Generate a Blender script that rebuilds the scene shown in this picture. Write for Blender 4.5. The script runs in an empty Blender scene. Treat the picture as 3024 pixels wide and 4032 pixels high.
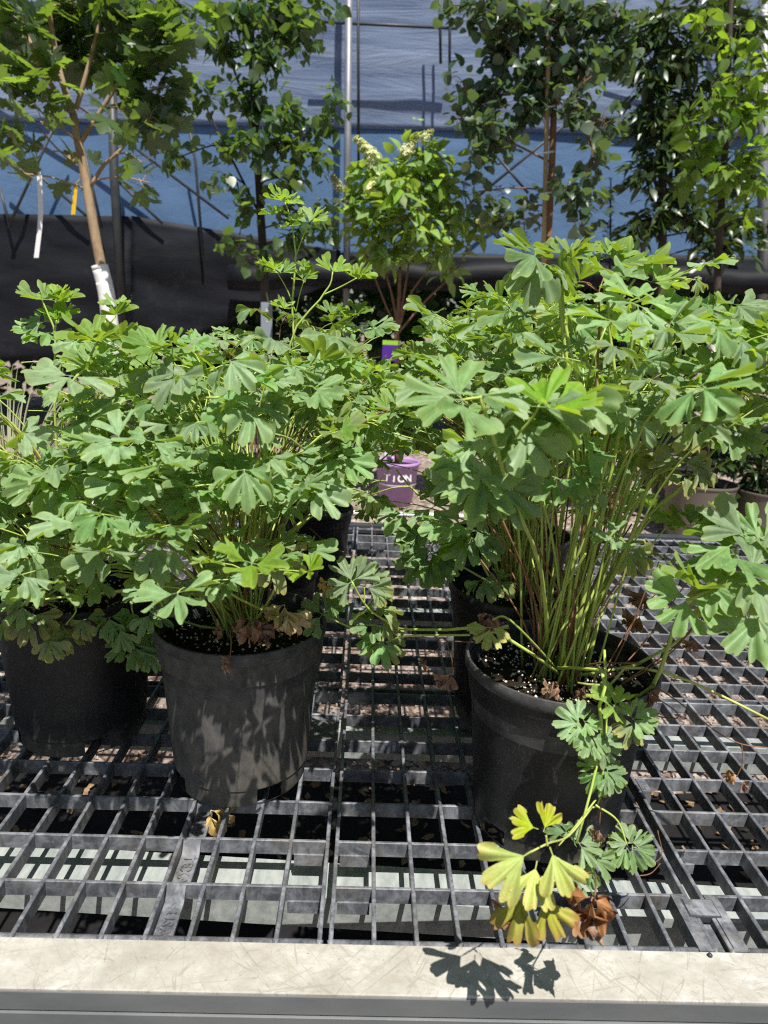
import bpy, math, random
import numpy as np
from mathutils import Vector, Matrix, noise as mnoise
rng = random.Random(7)
sc = bpy.context.scene
COL = sc.collection
# ------------------------------------------------------------------ camera
F, PIT, ROL, YAW, EYE = 2797.0, .2568, .0465, -.0297, .6334
GZ = -.5                                   # ground level; the bench top is z = 0
c_, s_ = math.cos(YAW), math.sin(YAW)
right = Vector((c_, s_, 0)); fw = Vector((-s_, c_, 0)); UPV = Vector((0, 0, 1))
FWD = fw*math.cos(PIT) - UPV*math.sin(PIT)
u0 = fw*math.sin(PIT) + UPV*math.cos(PIT)
CR = right*math.cos(ROL) + u0*math.sin(ROL)
CU = u0*math.cos(ROL) - right*math.sin(ROL)
CPOS = Vector((0, 0, EYE))
def ray(px, py): return FWD + CR*((px-1512)/F) - CU*((py-2016)/F)
def at(px, py, y): r = ray(px, py); return CPOS + r*(y/r.y)          # a pixel of the photo at depth y
def onz(px, py, z): r = ray(px, py); return CPOS + r*((z-EYE)/r.z)
cam = bpy.data.cameras.new('camera'); co = bpy.data.objects.new('camera', cam); COL.objects.link(co)
M = Matrix.Identity(4)
for i in range(3): M[i][0], M[i][1], M[i][2], M[i][3] = CR[i], CU[i], -FWD[i], CPOS[i]
co.matrix_world = M
cam.sensor_fit = 'VERTICAL'; cam.sensor_height = 36; cam.sensor_width = 27; cam.lens = F/4032*36
cam.clip_start = .02; cam.clip_end = 500
cam.dof.use_dof = True; cam.dof.focus_distance = 1.0; cam.dof.aperture_fstop = 7.5
sc.camera = co
# ------------------------------------------------------------------ light
SUN = Vector((.13, -.46, 1.0)).normalized()
world = bpy.data.worlds.new('World'); sc.world = world; world.use_nodes = True
wn = world.node_tree; bg = wn.nodes['Background']
sky = wn.nodes.new('ShaderNodeTexSky'); sky.sky_type = 'NISHITA'; sky.sun_disc = False
sky.sun_elevation = math.asin(SUN.z); sky.sun_rotation = math.atan2(SUN.x, SUN.y)
wn.links.new(sky.outputs[0], bg.inputs[0]); bg.inputs[1].default_value = .05
sl = bpy.data.lights.new('sun', 'SUN'); sl.energy = 5.0; sl.angle = math.radians(.5); sl.color = (1, .955, .88)
so = bpy.data.objects.new('sun', sl); COL.objects.link(so); so.location = (2, -2, 6)
so.rotation_euler = SUN.to_track_quat('Z', 'Y').to_euler()
sc.view_settings.view_transform = 'Standard'; sc.view_settings.look = 'None'
sc.view_settings.exposure = .68; sc.view_settings.gamma = 1; sc.view_settings.use_curve_mapping = False
sc.cycles.filter_width = 1.15; sc.cycles.use_denoising = False; sc.cycles.sample_clamp_indirect = 4
sc.cycles.max_bounces = 8; sc.cycles.transparent_max_bounces = 12

# ------------------------------------------------------------------ materials
class NT:
    def __init__(s, name):
        s.m = bpy.data.materials.new(name); s.m.use_nodes = True; s.t = s.m.node_tree
        s.b = s.t.nodes['Principled BSDF']; s.out = s.t.nodes['Material Output']
    def n(s, ty, **kw):
        nd = s.t.nodes.new(ty)
        for k, v in kw.items(): setattr(nd, k, v)
        return nd
    def l(s, a, b): s.t.links.new(a, b)
    def coord(s, kind='Object', scale=(1, 1, 1)):
        tc = s.n('ShaderNodeTexCoord'); mp = s.n('ShaderNodeMapping'); mp.inputs['Scale'].default_value = scale
        s.l(tc.outputs[kind], mp.inputs[0]); return mp.outputs[0]
    def geo(s, scale=(1, 1, 1)):
        g = s.n('ShaderNodeNewGeometry'); mp = s.n('ShaderNodeMapping'); mp.inputs['Scale'].default_value = scale
        s.l(g.outputs['Position'], mp.inputs[0]); return mp.outputs[0]
    def noise(s, vec, scale, detail=4, rough=.6, dist=0):
        nd = s.n('ShaderNodeTexNoise'); nd.inputs['Scale'].default_value = scale; nd.inputs['Detail'].default_value = detail
        nd.inputs['Roughness'].default_value = rough; nd.inputs['Distortion'].default_value = dist
        if vec is not None: s.l(vec, nd.inputs['Vector'])
        return nd.outputs['Fac']
    def ramp(s, fac, stops):
        nd = s.n('ShaderNodeValToRGB'); e = nd.color_ramp.elements
        while len(e) < len(stops): e.new(.5)
        for i, (p, c) in enumerate(stops):
            e[i].position = p; e[i].color = (*c, 1) if len(c) == 3 else c
        s.l(fac, nd.inputs[0]); return nd.outputs[0]
    def mix(s, fac, a, b, mode='MIX'):
        nd = s.n('ShaderNodeMix', data_type='RGBA', blend_type=mode)
        for soc, v in ((nd.inputs[0], fac), (nd.inputs[6], a), (nd.inputs[7], b)):
            if isinstance(v, (int, float)): soc.default_value = v
            elif isinstance(v, tuple): soc.default_value = (*v, 1)
            else: s.l(v, soc)
        return nd.outputs[2]
    def math(s, op, a, b=0.0):
        nd = s.n('ShaderNodeMath', operation=op)
        for soc, v in ((nd.inputs[0], a), (nd.inputs[1], b)):
            if isinstance(v, (int, float)): soc.default_value = v
            else: s.l(v, soc)
        return nd.outputs[0]
    def bump(s, h, strength=.3, dist=.002):
        nd = s.n('ShaderNodeBump'); nd.inputs['Strength'].default_value = strength; nd.inputs['Distance'].default_value = dist
        s.l(h, nd.inputs['Height']); s.l(nd.outputs[0], s.b.inputs['Normal'])
        return nd.outputs[0]
    def set(s, col=None, rough=None, spec=None, metal=None):
        for k, v in (('Base Color', col), ('Roughness', rough), ('Specular IOR Level', spec), ('Metallic', metal)):
            if v is None: continue
            if isinstance(v, tuple): s.b.inputs[k].default_value = (*v, 1)
            elif isinstance(v, (int, float)): s.b.inputs[k].default_value = v
            else: s.l(v, s.b.inputs[k])
        return s

def mottled(name, stops, scale=8, rough=.7, spec=.3, metal=0, bump=.2, bscale=None, detail=5, bd=.002, sc3=(1, 1, 1)):
    k = NT(name); v = k.geo(sc3)
    f = k.noise(v, scale, detail, .65)
    k.set(k.ramp(f, stops), rough, spec, metal)
    if bump: k.bump(k.noise(v, bscale or scale*3, 4), bump, bd)
    return k.m

def leaf_material(name, top, under, trans, veins=True, tmix=.4, var=.25, rough=.55, edge=None, spots=None, spec=.35, specks=None):
    """thin leaf: a waxy upper face, paler underside and light that passes through"""
    k = NT(name)
    oi = k.n('ShaderNodeObjectInfo'); g = k.n('ShaderNodeNewGeometry')
    v = k.coord('Object')
    base = k.mix(k.ramp(k.math('ADD', k.math('MULTIPLY', k.noise(v, 2.6, 5, .7), .75), k.math('MULTIPLY', k.noise(v, 22, 3), .25)), [(.36, (0, 0, 0)), (.64, (1, 1, 1))]), tuple(x*(1-var) for x in top), tuple(min(1, x*(1+var)) for x in top))
    hue = k.n('ShaderNodeHueSaturation'); k.l(base, hue.inputs['Color'])
    k.l(k.math('ADD', k.math('MULTIPLY', oi.outputs['Random'], .026), .489), hue.inputs['Hue'])
    r2 = k.math('FRACT', k.math('MULTIPLY', oi.outputs['Random'], 7.31))
    k.l(k.math('ADD', k.math('MULTIPLY', r2, .45), .78), hue.inputs['Value'])
    r3 = k.math('FRACT', k.math('MULTIPLY', oi.outputs['Random'], 13.7))
    k.l(k.math('ADD', k.math('MULTIPLY', r3, .5), .75), hue.inputs['Saturation'])
    col = hue.outputs[0]
    uv = k.n('ShaderNodeTexCoord'); sx = k.n('ShaderNodeSeparateXYZ'); k.l(uv.outputs['UV'], sx.inputs[0])
    if veins:
        w = k.math('ABSOLUTE', k.math('SINE', k.math('MULTIPLY', sx.outputs[0], 19.0)))
        vein = k.math('MULTIPLY', k.math('LESS_THAN', w, .085), .3)
        col = k.mix(vein, col, tuple(min(1, x*1.7+.04) for x in top))
        k.bump(w, .09, .001)
    if edge:
        e = k.math('MULTIPLY', k.math('POWER', sx.outputs[1], 9.0), .75)
        col = k.mix(e, col, edge)
    if spots:
        sp = k.ramp(k.noise(v, 30, 5, .7), [(.5, (0, 0, 0)), (.62, (1, 1, 1))])
        e2 = k.math('MULTIPLY', sp, k.math('POWER', sx.outputs[1], 2.0))
        col = k.mix(e2, col, spots)
    if specks:
        col = k.mix(k.ramp(k.noise(v, 9, 2, .5), [(.7, (0, 0, 0)), (.74, (.8, .8, .8))]), col, specks)
    col = k.mix(g.outputs['Backfacing'], col, under)
    k.set(col, rough, spec)
    tr = k.n('ShaderNodeBsdfTranslucent')
    th = k.n('ShaderNodeHueSaturation'); th.inputs['Color'].default_value = (*trans, 1)
    k.l(k.math('ADD', k.math('MULTIPLY', r2, .6), .7), th.inputs['Value']); k.l(th.outputs[0], tr.inputs[0])
    mx = k.n('ShaderNodeMixShader'); mx.inputs[0].default_value = tmix
    k.l(k.b.outputs[0], mx.inputs[1]); k.l(tr.outputs[0], mx.inputs[2]); k.l(mx.outputs[0], k.out.inputs[0])
    return k.m

MAT = {}
MAT['columbine'] = leaf_material('columbine_leaf', (.195, .31, .14), (.22, .32, .14), (.4, .58, .03), tmix=.36, edge=(.27, .36, .13), specks=(.42, .47, .33), rough=.5, spec=.32)
MAT['columbine_young'] = leaf_material('columbine_young_leaf', (.2, .33, .075), (.22, .33, .1), (.4, .56, .03), tmix=.45, edge=(.3, .4, .08))
MAT['columbine_aged'] = leaf_material('columbine_aged_leaf', (.2, .28, .12), (.24, .28, .15), (.4, .45, .06), tmix=.35, edge=(.45, .4, .1), spots=(.5, .42, .16))
MAT['columbine_yellow'] = leaf_material('columbine_yellow_leaf', (.36, .43, .075), (.38, .42, .1), (.42, .47, .05), tmix=.22, var=.15, edge=(.42, .4, .1), spots=(.42, .2, .07))
MAT['columbine_scorched'] = leaf_material('columbine_scorched_leaf', (.36, .36, .08), (.38, .35, .1), (.42, .4, .05), tmix=.22, var=.15, edge=(.32, .14, .06), spots=(.34, .15, .07))
MAT['columbine_brown'] = leaf_material('columbine_brown_leaf', (.31, .165, .095), (.34, .2, .13), (.36, .16, .06), tmix=.25, var=.4, edge=(.42, .28, .16))
MAT['columbine_tan'] = leaf_material('columbine_tan_leaf', (.5, .39, .18), (.5, .4, .22), (.45, .33, .12), tmix=.25, var=.3, edge=(.4, .2, .06))
MAT['stem'] = mottled('columbine_stem', [(.3, (.27, .36, .07)), (.6, (.42, .52, .12)), (.75, (.5, .55, .2))], 14, .5, .4, bump=.1)
MAT['stem_yellow'] = mottled('columbine_yellow_stem', [(.3, (.4, .45, .1)), (.7, (.5, .52, .18))], 14, .5, .4, bump=.1)
MAT['stem_red'] = mottled('columbine_old_stem', [(.3, (.12, .06, .03)), (.6, (.25, .13, .07)), (.75, (.3, .22, .1))], 18, .7, .2, bump=.1)
MAT['maple'] = leaf_material('maple_leaf', (.045, .085, .03), (.12, .18, .1), (.26, .42, .03), veins=False, rough=.38, spec=.6, tmix=.4)
MAT['aspen'] = leaf_material('pear_leaf', (.04, .08, .032), (.13, .19, .11), (.26, .42, .04), veins=False, rough=.38, spec=.6, tmix=.35)
MAT['katsura'] = leaf_material('round_leaf', (.04, .075, .04), (.14, .19, .13), (.16, .26, .04), veins=False, rough=.38, spec=.6, tmix=.3)
MAT['hornbeam'] = leaf_material('serrated_leaf', (.1, .18, .03), (.15, .24, .06), (.34, .52, .03), veins=True, tmix=.45)
MAT['hydrangea'] = leaf_material('hydrangea_leaf', (.2, .31, .08), (.24, .34, .12), (.46, .64, .06), veins=False, tmix=.4)
MAT['dark_leaf'] = leaf_material('dark_shrub_leaf', (.03, .06, .018), (.06, .09, .04), (.1, .16, .02), veins=False, rough=.38, spec=.6, tmix=.25)
MAT['needle'] = leaf_material('spruce_needle', (.035, .05, .045), (.05, .07, .06), (.05, .08, .04), veins=False, tmix=.15)
MAT['floret'] = leaf_material('hydrangea_floret', (.72, .72, .4), (.7, .7, .42), (.6, .65, .2), veins=False, tmix=.3)
MAT['grass'] = leaf_material('grass_blade', (.22, .24, .12), (.25, .26, .16), (.3, .32, .1), veins=False, tmix=.3)
MAT['pot_plain'] = mottled('black_plastic', [(.35, (.008, .008, .009)), (.7, (.02, .02, .022))], 30, .45, .4, bump=.15, bscale=300, bd=.0006)
def scuffed():
    k = NT('scuffed_black_plastic'); v = k.geo()
    base = k.ramp(k.noise(v, 24, 5, .7), [(.35, (.008, .008, .009)), (.7, (.02, .02, .022))])
    sp = k.ramp(k.noise(v, 420, 2, .5), [(.62, (0, 0, 0)), (.72, (.55, .55, .55))])
    col = k.mix(sp, base, (.09, .088, .085))
    sc1 = k.ramp(k.noise(k.geo((7, 7, 1.5)), 22, 3, .6, 2), [(.6, (0, 0, 0)), (.66, (.5, .5, .5)), (.72, (0, 0, 0))])
    col = k.mix(sc1, col, (.06, .058, .055))
    sx = k.n('ShaderNodeSeparateXYZ'); k.l(v, sx.inputs[0])
    low = k.ramp(k.math('ADD', k.math('SUBTRACT', .5, k.math('MULTIPLY', sx.outputs[2], 9.0)), k.math('MULTIPLY', k.noise(v, 50, 6, .8), .9)), [(.62, (0, 0, 0)), (1.0, (.8, .8, .8))])
    col = k.mix(low, col, (.16, .14, .11))
    k.set(col, .45, .45); k.bump(k.noise(v, 260, 3), .15, .0006); return k.m
MAT['pot'] = scuffed()
def dusty():
    k = NT('dusty_black_plastic'); v = k.geo()
    sx = k.n('ShaderNodeSeparateXYZ'); k.l(v, sx.inputs[0])
    low = k.math('SUBTRACT', .62, k.math('MULTIPLY', sx.outputs[2], 2.3))
    n1 = k.noise(v, 14, 8, .75); n2 = k.noise(k.geo((1, 1, .5)), 60, 5, .7)
    f = k.math('ADD', k.math('MULTIPLY', n1, .9), k.math('SUBTRACT', low, .42))
    dust = k.ramp(k.math('ADD', f, k.math('MULTIPLY', k.math('SUBTRACT', n2, .5), .5)), [(.36, (0, 0, 0)), (.85, (.9, .9, .9))])
    base = k.ramp(n2, [(.35, (.05, .05, .05)), (.7, (.12, .117, .11))])
    col = k.mix(dust, base, (.155, .137, .108))
    scr = k.ramp(k.noise(k.geo((6, 6, 1.2)), 25, 3, .6, 2.5), [(.62, (0, 0, 0)), (.68, (1, 1, 1))])
    k.set(k.mix(k.math('MULTIPLY', scr, .45), col, (.03, .03, .03)), .75, .25); k.bump(n2, .2, .0008); return k.m
MAT['dusty'] = dusty()
MAT['rim_worn'] = mottled('worn_pot_rim', [(.35, (.03, .03, .032)), (.6, (.07, .07, .072)), (.75, (.16, .16, .155))], 40, .5, .45, bump=.15, bscale=200)
MAT['greypot'] = mottled('grey_black_plastic', [(.35, (.025, .025, .028)), (.7, (.05, .05, .056))], 12, .5, .4, bump=.1)
MAT['soil'] = mottled('potting_soil', [(.35, (.008, .006, .005)), (.6, (.025, .018, .013)), (.8, (.06, .045, .03))], 90, .95, .1, bump=.8, bscale=160, bd=.004)
MAT['perlite'] = mottled('perlite', [(.3, (.45, .43, .38)), (.7, (.7, .68, .62))], 60, .9, .1, bump=.2)
def grate():
    k = NT('weathered_grate_plastic'); v = k.geo()
    n1 = k.noise(v, 34, 6, .7, .6); n2 = k.noise(k.geo((1, 1, .4)), 130, 5, .7)
    col = k.ramp(n1, [(.32, (.045, .048, .056)), (.5, (.09, .096, .11)), (.66, (.24, .25, .28))])
    col = k.mix(k.ramp(n2, [(.45, (0, 0, 0)), (.75, (.6, .6, .6))]), col, (.24, .25, .27))
    dirt = k.ramp(k.math('ADD', k.math('MULTIPLY', k.noise(v, 9, 6, .75), .7), k.math('MULTIPLY', n2, .3)), [(.5, (0, 0, 0)), (.68, (.75, .75, .75))])
    col = k.mix(dirt, col, (.13, .115, .09))
    k.set(col, .5, .45); k.bump(n2, .25, .0006); return k.m
MAT['grate'] = grate()
MAT['galv'] = mottled('galvanised_steel', [(.3, (.28, .32, .31)), (.5, (.4, .44, .43)), (.7, (.52, .55, .53))], 70, .45, .5, .35, .35, 240, bd=.0006, sc3=(1, .35, 1))
def alu():
    k = NT('scratched_cream_aluminium'); v = k.geo()
    big = k.noise(v, 16, 6, .65); st = k.noise(k.geo((1, 1.6, 1)), 75, 6, .75); wv = k.noise(v, 420, 3)
    col = k.ramp(big, [(.3, (.34, .325, .29)), (.5, (.43, .415, .375)), (.68, (.54, .535, .5))])
    col = k.mix(k.ramp(st, [(.48, (0, 0, 0)), (.72, (.7, .7, .7))]), col, (.3, .285, .245))
    lines = None; k.noise(v, 1)
    for i, (rz, sc_, th) in enumerate(((.5, 9, .008), (-.75, 8, .007), (1.35, 9, .007), (-.2, 10, .007), (.9, 12, .008), (-1.1, 10, .008), (.15, 14, .009))):
        tc = k.n('ShaderNodeNewGeometry'); m0 = k.n('ShaderNodeMapping'); m0.inputs['Rotation'].default_value = (0, 0, rz); mp = k.n('ShaderNodeMapping')
        mp.inputs['Scale'].default_value = (.35, 7, 1); mp.inputs['Location'].default_value = (i*3.3, i*1.7, 0)
        k.l(tc.outputs['Position'], m0.inputs[0]); k.l(m0.outputs[0], mp.inputs[0])
        nz = k.noise(mp.outputs[0], sc_, 2, .5, .08)
        ln = k.math('LESS_THAN', k.math('ABSOLUTE', k.math('SUBTRACT', nz, .5)), th)
        ln = k.math('MULTIPLY', ln, k.math('GREATER_THAN', k.noise(mp.outputs[0], 14, 2), .54))
        lines = ln if lines is None else k.math('MAXIMUM', lines, ln)
    col = k.mix(k.math('MULTIPLY', lines, .42), col, (.2, .18, .15))
    stain = k.ramp(k.math('ADD', k.math('MULTIPLY', k.noise(k.geo((1, 2.5, 1)), 4.5, 8, .78), .8), k.math('MULTIPLY', k.noise(v, 120, 4, .7), .2)), [(.46, (0, 0, 0)), (.6, (.5, .5, .5)), (.8, (.8, .8, .8))])
    col = k.mix(stain, col, (.3, .27, .22))
    speck = k.ramp(k.noise(v, 330, 2, .5), [(.68, (0, 0, 0)), (.74, (.7, .7, .7))])
    col = k.mix(speck, col, (.2, .18, .15))
    k.set(col, .5, .45, .1); k.bump(wv, .12, .0004); return k.m
MAT['alu'] = alu()
MAT['alu_face'] = mottled('dull_aluminium', [(.3, (.14, .15, .155)), (.7, (.2, .21, .21))], 25, .45, .5, .3, .08, 300, sc3=(.3, 1, 1), bd=.0005)
MAT['pipe'] = mottled('galvanised_pipe', [(.3, (.17, .18, .2)), (.7, (.26, .27, .29))], 12, .5, .5, .4, .05)
MAT['dark_steel'] = mottled('dark_steel', [(.3, (.025, .03, .035)), (.7, (.05, .055, .06))], 12, .5, .4, 0, .05)
MAT['bark'] = mottled('pale_bark', [(.3, (.22, .15, .09)), (.55, (.34, .25, .16)), (.75, (.42, .33, .23))], 18, .85, .15, bump=.4, sc3=(1, 1, .5))
MAT['bark_dark'] = mottled('dark_bark', [(.3, (.035, .03, .025)), (.7, (.09, .075, .06))], 20, .9, .1, bump=.5, sc3=(1, 1, .4))
MAT['bark_red'] = mottled('reddish_twig', [(.3, (.16, .08, .05)), (.7, (.28, .17, .11))], 20, .8, .2, bump=.2)
MAT['bamboo'] = mottled('bamboo_stake', [(.3, (.32, .23, .12)), (.7, (.45, .35, .2))], 10, .6, .3, bump=.1, sc3=(1, 1, .2))
MAT['wrap'] = mottled('white_trunk_wrap', [(.3, (.66, .66, .66)), (.7, (.82, .82, .82))], 20, .8, .2, bump=.3)
MAT['white'] = mottled('white_plastic', [(.3, (.68, .68, .68)), (.7, (.78, .78, .78))], 10, .5, .4, bump=0)
MAT['yellow'] = mottled('yellow_plastic', [(.3, (.6, .38, .01)), (.7, (.7, .46, .02))], 10, .5, .4, bump=0)
MAT['grey_tag'] = mottled('grey_plastic', [(.3, (.2, .23, .27)), (.7, (.25, .28, .33))], 10, .5, .4, bump=0)
MAT['purple'] = mottled('purple_plastic', [(.3, (.36, .21, .45)), (.7, (.42, .26, .5))], 6, .45, .4, bump=0)
MAT['deep_purple'] = mottled('deep_purple_plastic', [(.3, (.06, .015, .2)), (.7, (.09, .02, .27))], 6, .45, .4, bump=0)
MAT['lime'] = mottled('lime_plastic', [(.3, (.25, .45, .03)), (.7, (.3, .55, .05))], 6, .45, .4, bump=0)
MAT['red'] = mottled('ladybird_red', [(.3, (.5, .06, .01)), (.7, (.6, .09, .02))], 60, .3, .5, bump=0)
MAT['black'] = mottled('glossy_black', [(.3, (.01, .01, .01)), (.7, (.015, .015, .015))], 60, .3, .5, bump=0)
def cloth(name, a, b, trans, tmix, hole, sc3=(.4, 1, 3.2), weave=.15, bmp=.4):
    k = NT(name); v = k.geo(sc3)
    n1 = k.noise(v, 2.2, 7, .62, .8); fine = k.noise(k.geo((1, 1, 1)), 160, 2)
    col = k.mix(k.ramp(n1, [(.36, (0, 0, 0)), (.68, (1, 1, 1))]), a, b)
    col = k.mix(weave, col, k.ramp(fine, [(.3, (.0, .0, .0)), (.7, (1, 1, 1))]), 'SOFT_LIGHT')
    k.set(col, .6, .25)
    k.bump(n1, bmp, .05)
    tr = k.n('ShaderNodeBsdfTranslucent'); tr.inputs[0].default_value = (*trans, 1)
    mx = k.n('ShaderNodeMixShader'); mx.inputs[0].default_value = tmix
    k.l(k.b.outputs[0], mx.inputs[1]); k.l(tr.outputs[0], mx.inputs[2])
    tp = k.n('ShaderNodeBsdfTransparent'); m2 = k.n('ShaderNodeMixShader'); m2.inputs[0].default_value = hole
    k.l(mx.outputs[0], m2.inputs[1]); k.l(tp.outputs[0], m2.inputs[2]); k.l(m2.outputs[0], k.out.inputs[0])
    return k.m
MAT['cloth_grey_sunlit'] = cloth('sunlit_grey_shade_cloth', (.17, .23, .375), (.31, .39, .54), (.2, .28, .46), .42, .08)  # sun and sheen on the upper cloth are put into this paler grey
MAT['cloth_blue_skylit'] = cloth('skylit_blue_shade_cloth', (.14, .25, .435), (.165, .285, .475), (.14, .27, .5), .42, .08, (.5, 1, .7), .1)  # same cloth in shade: the sky light on it is painted as blue
MAT['cloth_black'] = cloth('black_shade_cloth', (.005, .006, .009), (.016, .018, .025), (.03, .03, .04), .15, .12, (.5, 1, 2), .15, .12)
def ground():
    k = NT('gravel_ground'); v = k.geo()
    vo = k.n('ShaderNodeTexVoronoi'); vo.inputs['Scale'].default_value = 42; k.l(v, vo.inputs['Vector'])
    sp = k.n('ShaderNodeSeparateColor'); k.l(vo.outputs['Color'], sp.inputs[0])
    st = k.ramp(sp.outputs[0], [(0, (.07, .05, .042)), (.35, (.2, .155, .13)), (.65, (.3, .25, .22)), (1, (.48, .43, .39))])
    big = k.noise(v, 3, 6, .7)
    col = k.mix(k.ramp(big, [(.42, (0, 0, 0)), (.68, (.75, .75, .75))]), st, (.2, .13, .09))
    k.set(col, .9, .15)
    k.bump(vo.outputs['Distance'], .8, .02); return k.m
MAT['ground'] = ground()
MAT['pebble'] = leaf_material('pebble', (.3, .22, .18), (.3, .22, .18), (0, 0, 0), veins=False, tmix=0, var=.5, rough=.85)
MAT['litter'] = mottled('leaf_litter', [(.25, (.07, .04, .025)), (.45, (.16, .1, .06)), (.6, (.28, .19, .11)), (.75, (.4, .34, .22))], 30, .8, .2, bump=.2)

# ------------------------------------------------------------------ object helpers
def tag(o, label=None, cat=None, group=None, kind=None):
    if label: o['label'] = label
    if cat: o['category'] = cat
    if group: o['group'] = group
    if kind: o['kind'] = kind
    return o
def empty(name, loc, label=None, cat=None, group=None):
    o = bpy.data.objects.new(name, None); COL.objects.link(o); o.location = loc; o.empty_display_size = .05
    return tag(o, label, cat, group)
def mk(name, V, Fc, m, smooth=True, uv=None):
    me = bpy.data.meshes.new(name); me.from_pydata([tuple(v) for v in V], [], Fc)
    if smooth: me.polygons.foreach_set('use_smooth', [True]*len(me.polygons))
    for x in (m if isinstance(m, list) else [m]): me.materials.append(MAT[x] if isinstance(x, str) else x)
    if uv is not None:
        l = me.uv_layers.new(name='UVMap'); idx = np.zeros(len(me.loops), 'i'); me.loops.foreach_get('vertex_index', idx)
        l.data.foreach_set('uv', np.asarray(uv, 'f')[idx].ravel())
    me.update(); return me
def put(name, me, parent=None, loc=(0, 0, 0), mat=None):
    """links ME as an object; LOC or MAT in world space, parents are never rotated"""
    o = bpy.data.objects.new(name, me); COL.objects.link(o)
    pl = Vector(parent.location) if parent else Vector((0, 0, 0))
    if parent: o.parent = parent
    if parent and parent.parent: pl = pl + parent.parent.location
    if mat is not None:
        m = mat.copy(); m.translation = m.translation - pl; o.matrix_local = m
    else: o.location = Vector(loc) - pl
    return o
def obj(name, V, Fc, m, parent=None, smooth=True, uv=None):
    pl = Vector((0, 0, 0))
    if parent:
        pl = Vector(parent.location)
        if parent.parent: pl = pl + parent.parent.location
    return put(name, mk(name, [Vector(v)-pl for v in V], Fc, m, smooth, uv), parent, pl)
def bez(pts, n=10):
    """Catmull-Rom through the points"""
    P = [Vector(p) for p in pts]
    if len(P) == 2: return [P[0].lerp(P[1], i/n) for i in range(n+1)]
    P = [P[0]*2-P[1]] + P + [P[-1]*2-P[-2]]; out = []
    m = max(2, n//(len(P)-3))
    for i in range(1, len(P)-2):
        a, b, c, d = P[i-1:i+3]
        for j in range(m):
            t = j/m; out.append(.5*((2*b)+(c-a)*t+(2*a-5*b+4*c-d)*t*t+(3*b-a-3*c+d)*t**3))
    out.append(P[-2]); return out
def tube(path, r0, r1=None, ns=6, V=None, Fc=None):
    V = [] if V is None else V; Fc = [] if Fc is None else Fc
    r1 = r0 if r1 is None else r1; n = len(path); prev = None
    for i, p in enumerate(path):
        t = (path[min(i+1, n-1)] - path[max(i-1, 0)])
        t = t.normalized() if t.length > 1e-9 else Vector((0, 0, 1))
        if prev is None: a = t.orthogonal().normalized()
        else:
            a = prev - t*prev.dot(t); a = a.normalized() if a.length > 1e-6 else t.orthogonal().normalized()
        prev = a; b = t.cross(a); r = r0+(r1-r0)*i/max(1, n-1)
        o = len(V)
        for k in range(ns):
            th = 2*math.pi*k/ns; V.append(p+a*(r*math.cos(th))+b*(r*math.sin(th)))
        if i:
            for k in range(ns):
                k2 = (k+1) % ns; Fc.append((o-ns+k, o-ns+k2, o+k2, o+k))
        else: Fc.append(tuple(range(o+ns-1, o-1, -1)))
    Fc.append(tuple(range(len(V)-ns, len(V)))); return V, Fc
def sharp(o, a=.45):
    o.data.set_sharp_from_angle(angle=a); return o
def box(x0, x1, y0, y1, z0, z1, V=None, Fc=None):
    V = [] if V is None else V; Fc = [] if Fc is None else Fc; o = len(V)
    for z in (z0, z1):
        for y in (y0, y1):
            for x in (x0, x1): V.append(Vector((x, y, z)))
    for f in ((0, 2, 3, 1), (4, 5, 7, 6), (0, 1, 5, 4), (2, 6, 7, 3), (0, 4, 6, 2), (1, 3, 7, 5)): Fc.append(tuple(o+i for i in f))
    return V, Fc
def lathe(prof, n=56, skip=None):
    V, Fc = [], []
    for (r, z) in prof:
        for k in range(n):
            a = 2*math.pi*k/n; V.append(Vector((r*math.cos(a), r*math.sin(a), z)))
    for i in range(len(prof)-1):
        for k in range(n):
            if skip and skip(i, k): continue
            k2 = (k+1) % n; Fc.append((i*n+k, i*n+k2, (i+1)*n+k2, (i+1)*n+k))
    return V, Fc
def frame(pos, f, n, s=1.0):
    """matrix with +Y along f and +Z along n"""
    n = Vector(n).normalized(); f = Vector(f); f = f - n*f.dot(n)
    f = f.normalized() if f.length > 1e-6 else n.orthogonal().normalized()
    x = f.cross(n); m = Matrix.Identity(4)
    for i in range(3): m[i][0], m[i][1], m[i][2], m[i][3] = x[i]*s, f[i]*s, n[i]*s, pos[i]
    return m
def rv(a=1): return Vector((rng.uniform(-a, a), rng.uniform(-a, a), rng.uniform(-a, a)))

# ------------------------------------------------------------------ setting: ground, beyond
def ground_sheet():
    xs = np.concatenate([np.linspace(-60, -4, 8), np.linspace(-3.6, 3.6, 37), np.linspace(4, 60, 8)])
    ys = np.concatenate([np.linspace(-40, 0, 6), np.linspace(.3, 8, 40), np.linspace(9, 90, 10)])
    V = [Vector((x, y, GZ + (.012*mnoise.noise(Vector((x*1.7, y*1.7, 0))) if abs(x) < 4 and 0 < y < 9 else 0))) for y in ys for x in xs]
    nx = len(xs); Fc = [(j*nx+i, j*nx+i+1, (j+1)*nx+i+1, (j+1)*nx+i) for j in range(len(ys)-1) for i in range(nx-1)]
    tag(obj('ground', V, Fc, 'ground'), kind='structure')
ground_sheet()
def weed_mat():
    V, Fc = [], []
    for j in range(13):
        for i in range(31):
            x = -3+i*.2; y = -.5+j*(2.06/12)+(.05*mnoise.noise(Vector((x*3, 4, 1))) if j == 12 else 0)
            V.append(Vector((x, y, GZ+.024+.006*mnoise.noise(Vector((x*5, y*5, 2))))))
    Fc = [(j*31+i, j*31+i+1, (j+1)*31+i+1, (j+1)*31+i) for j in range(12) for i in range(30)]
    tag(obj('weed_mat', V, Fc, 'mat'), kind='structure')
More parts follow.
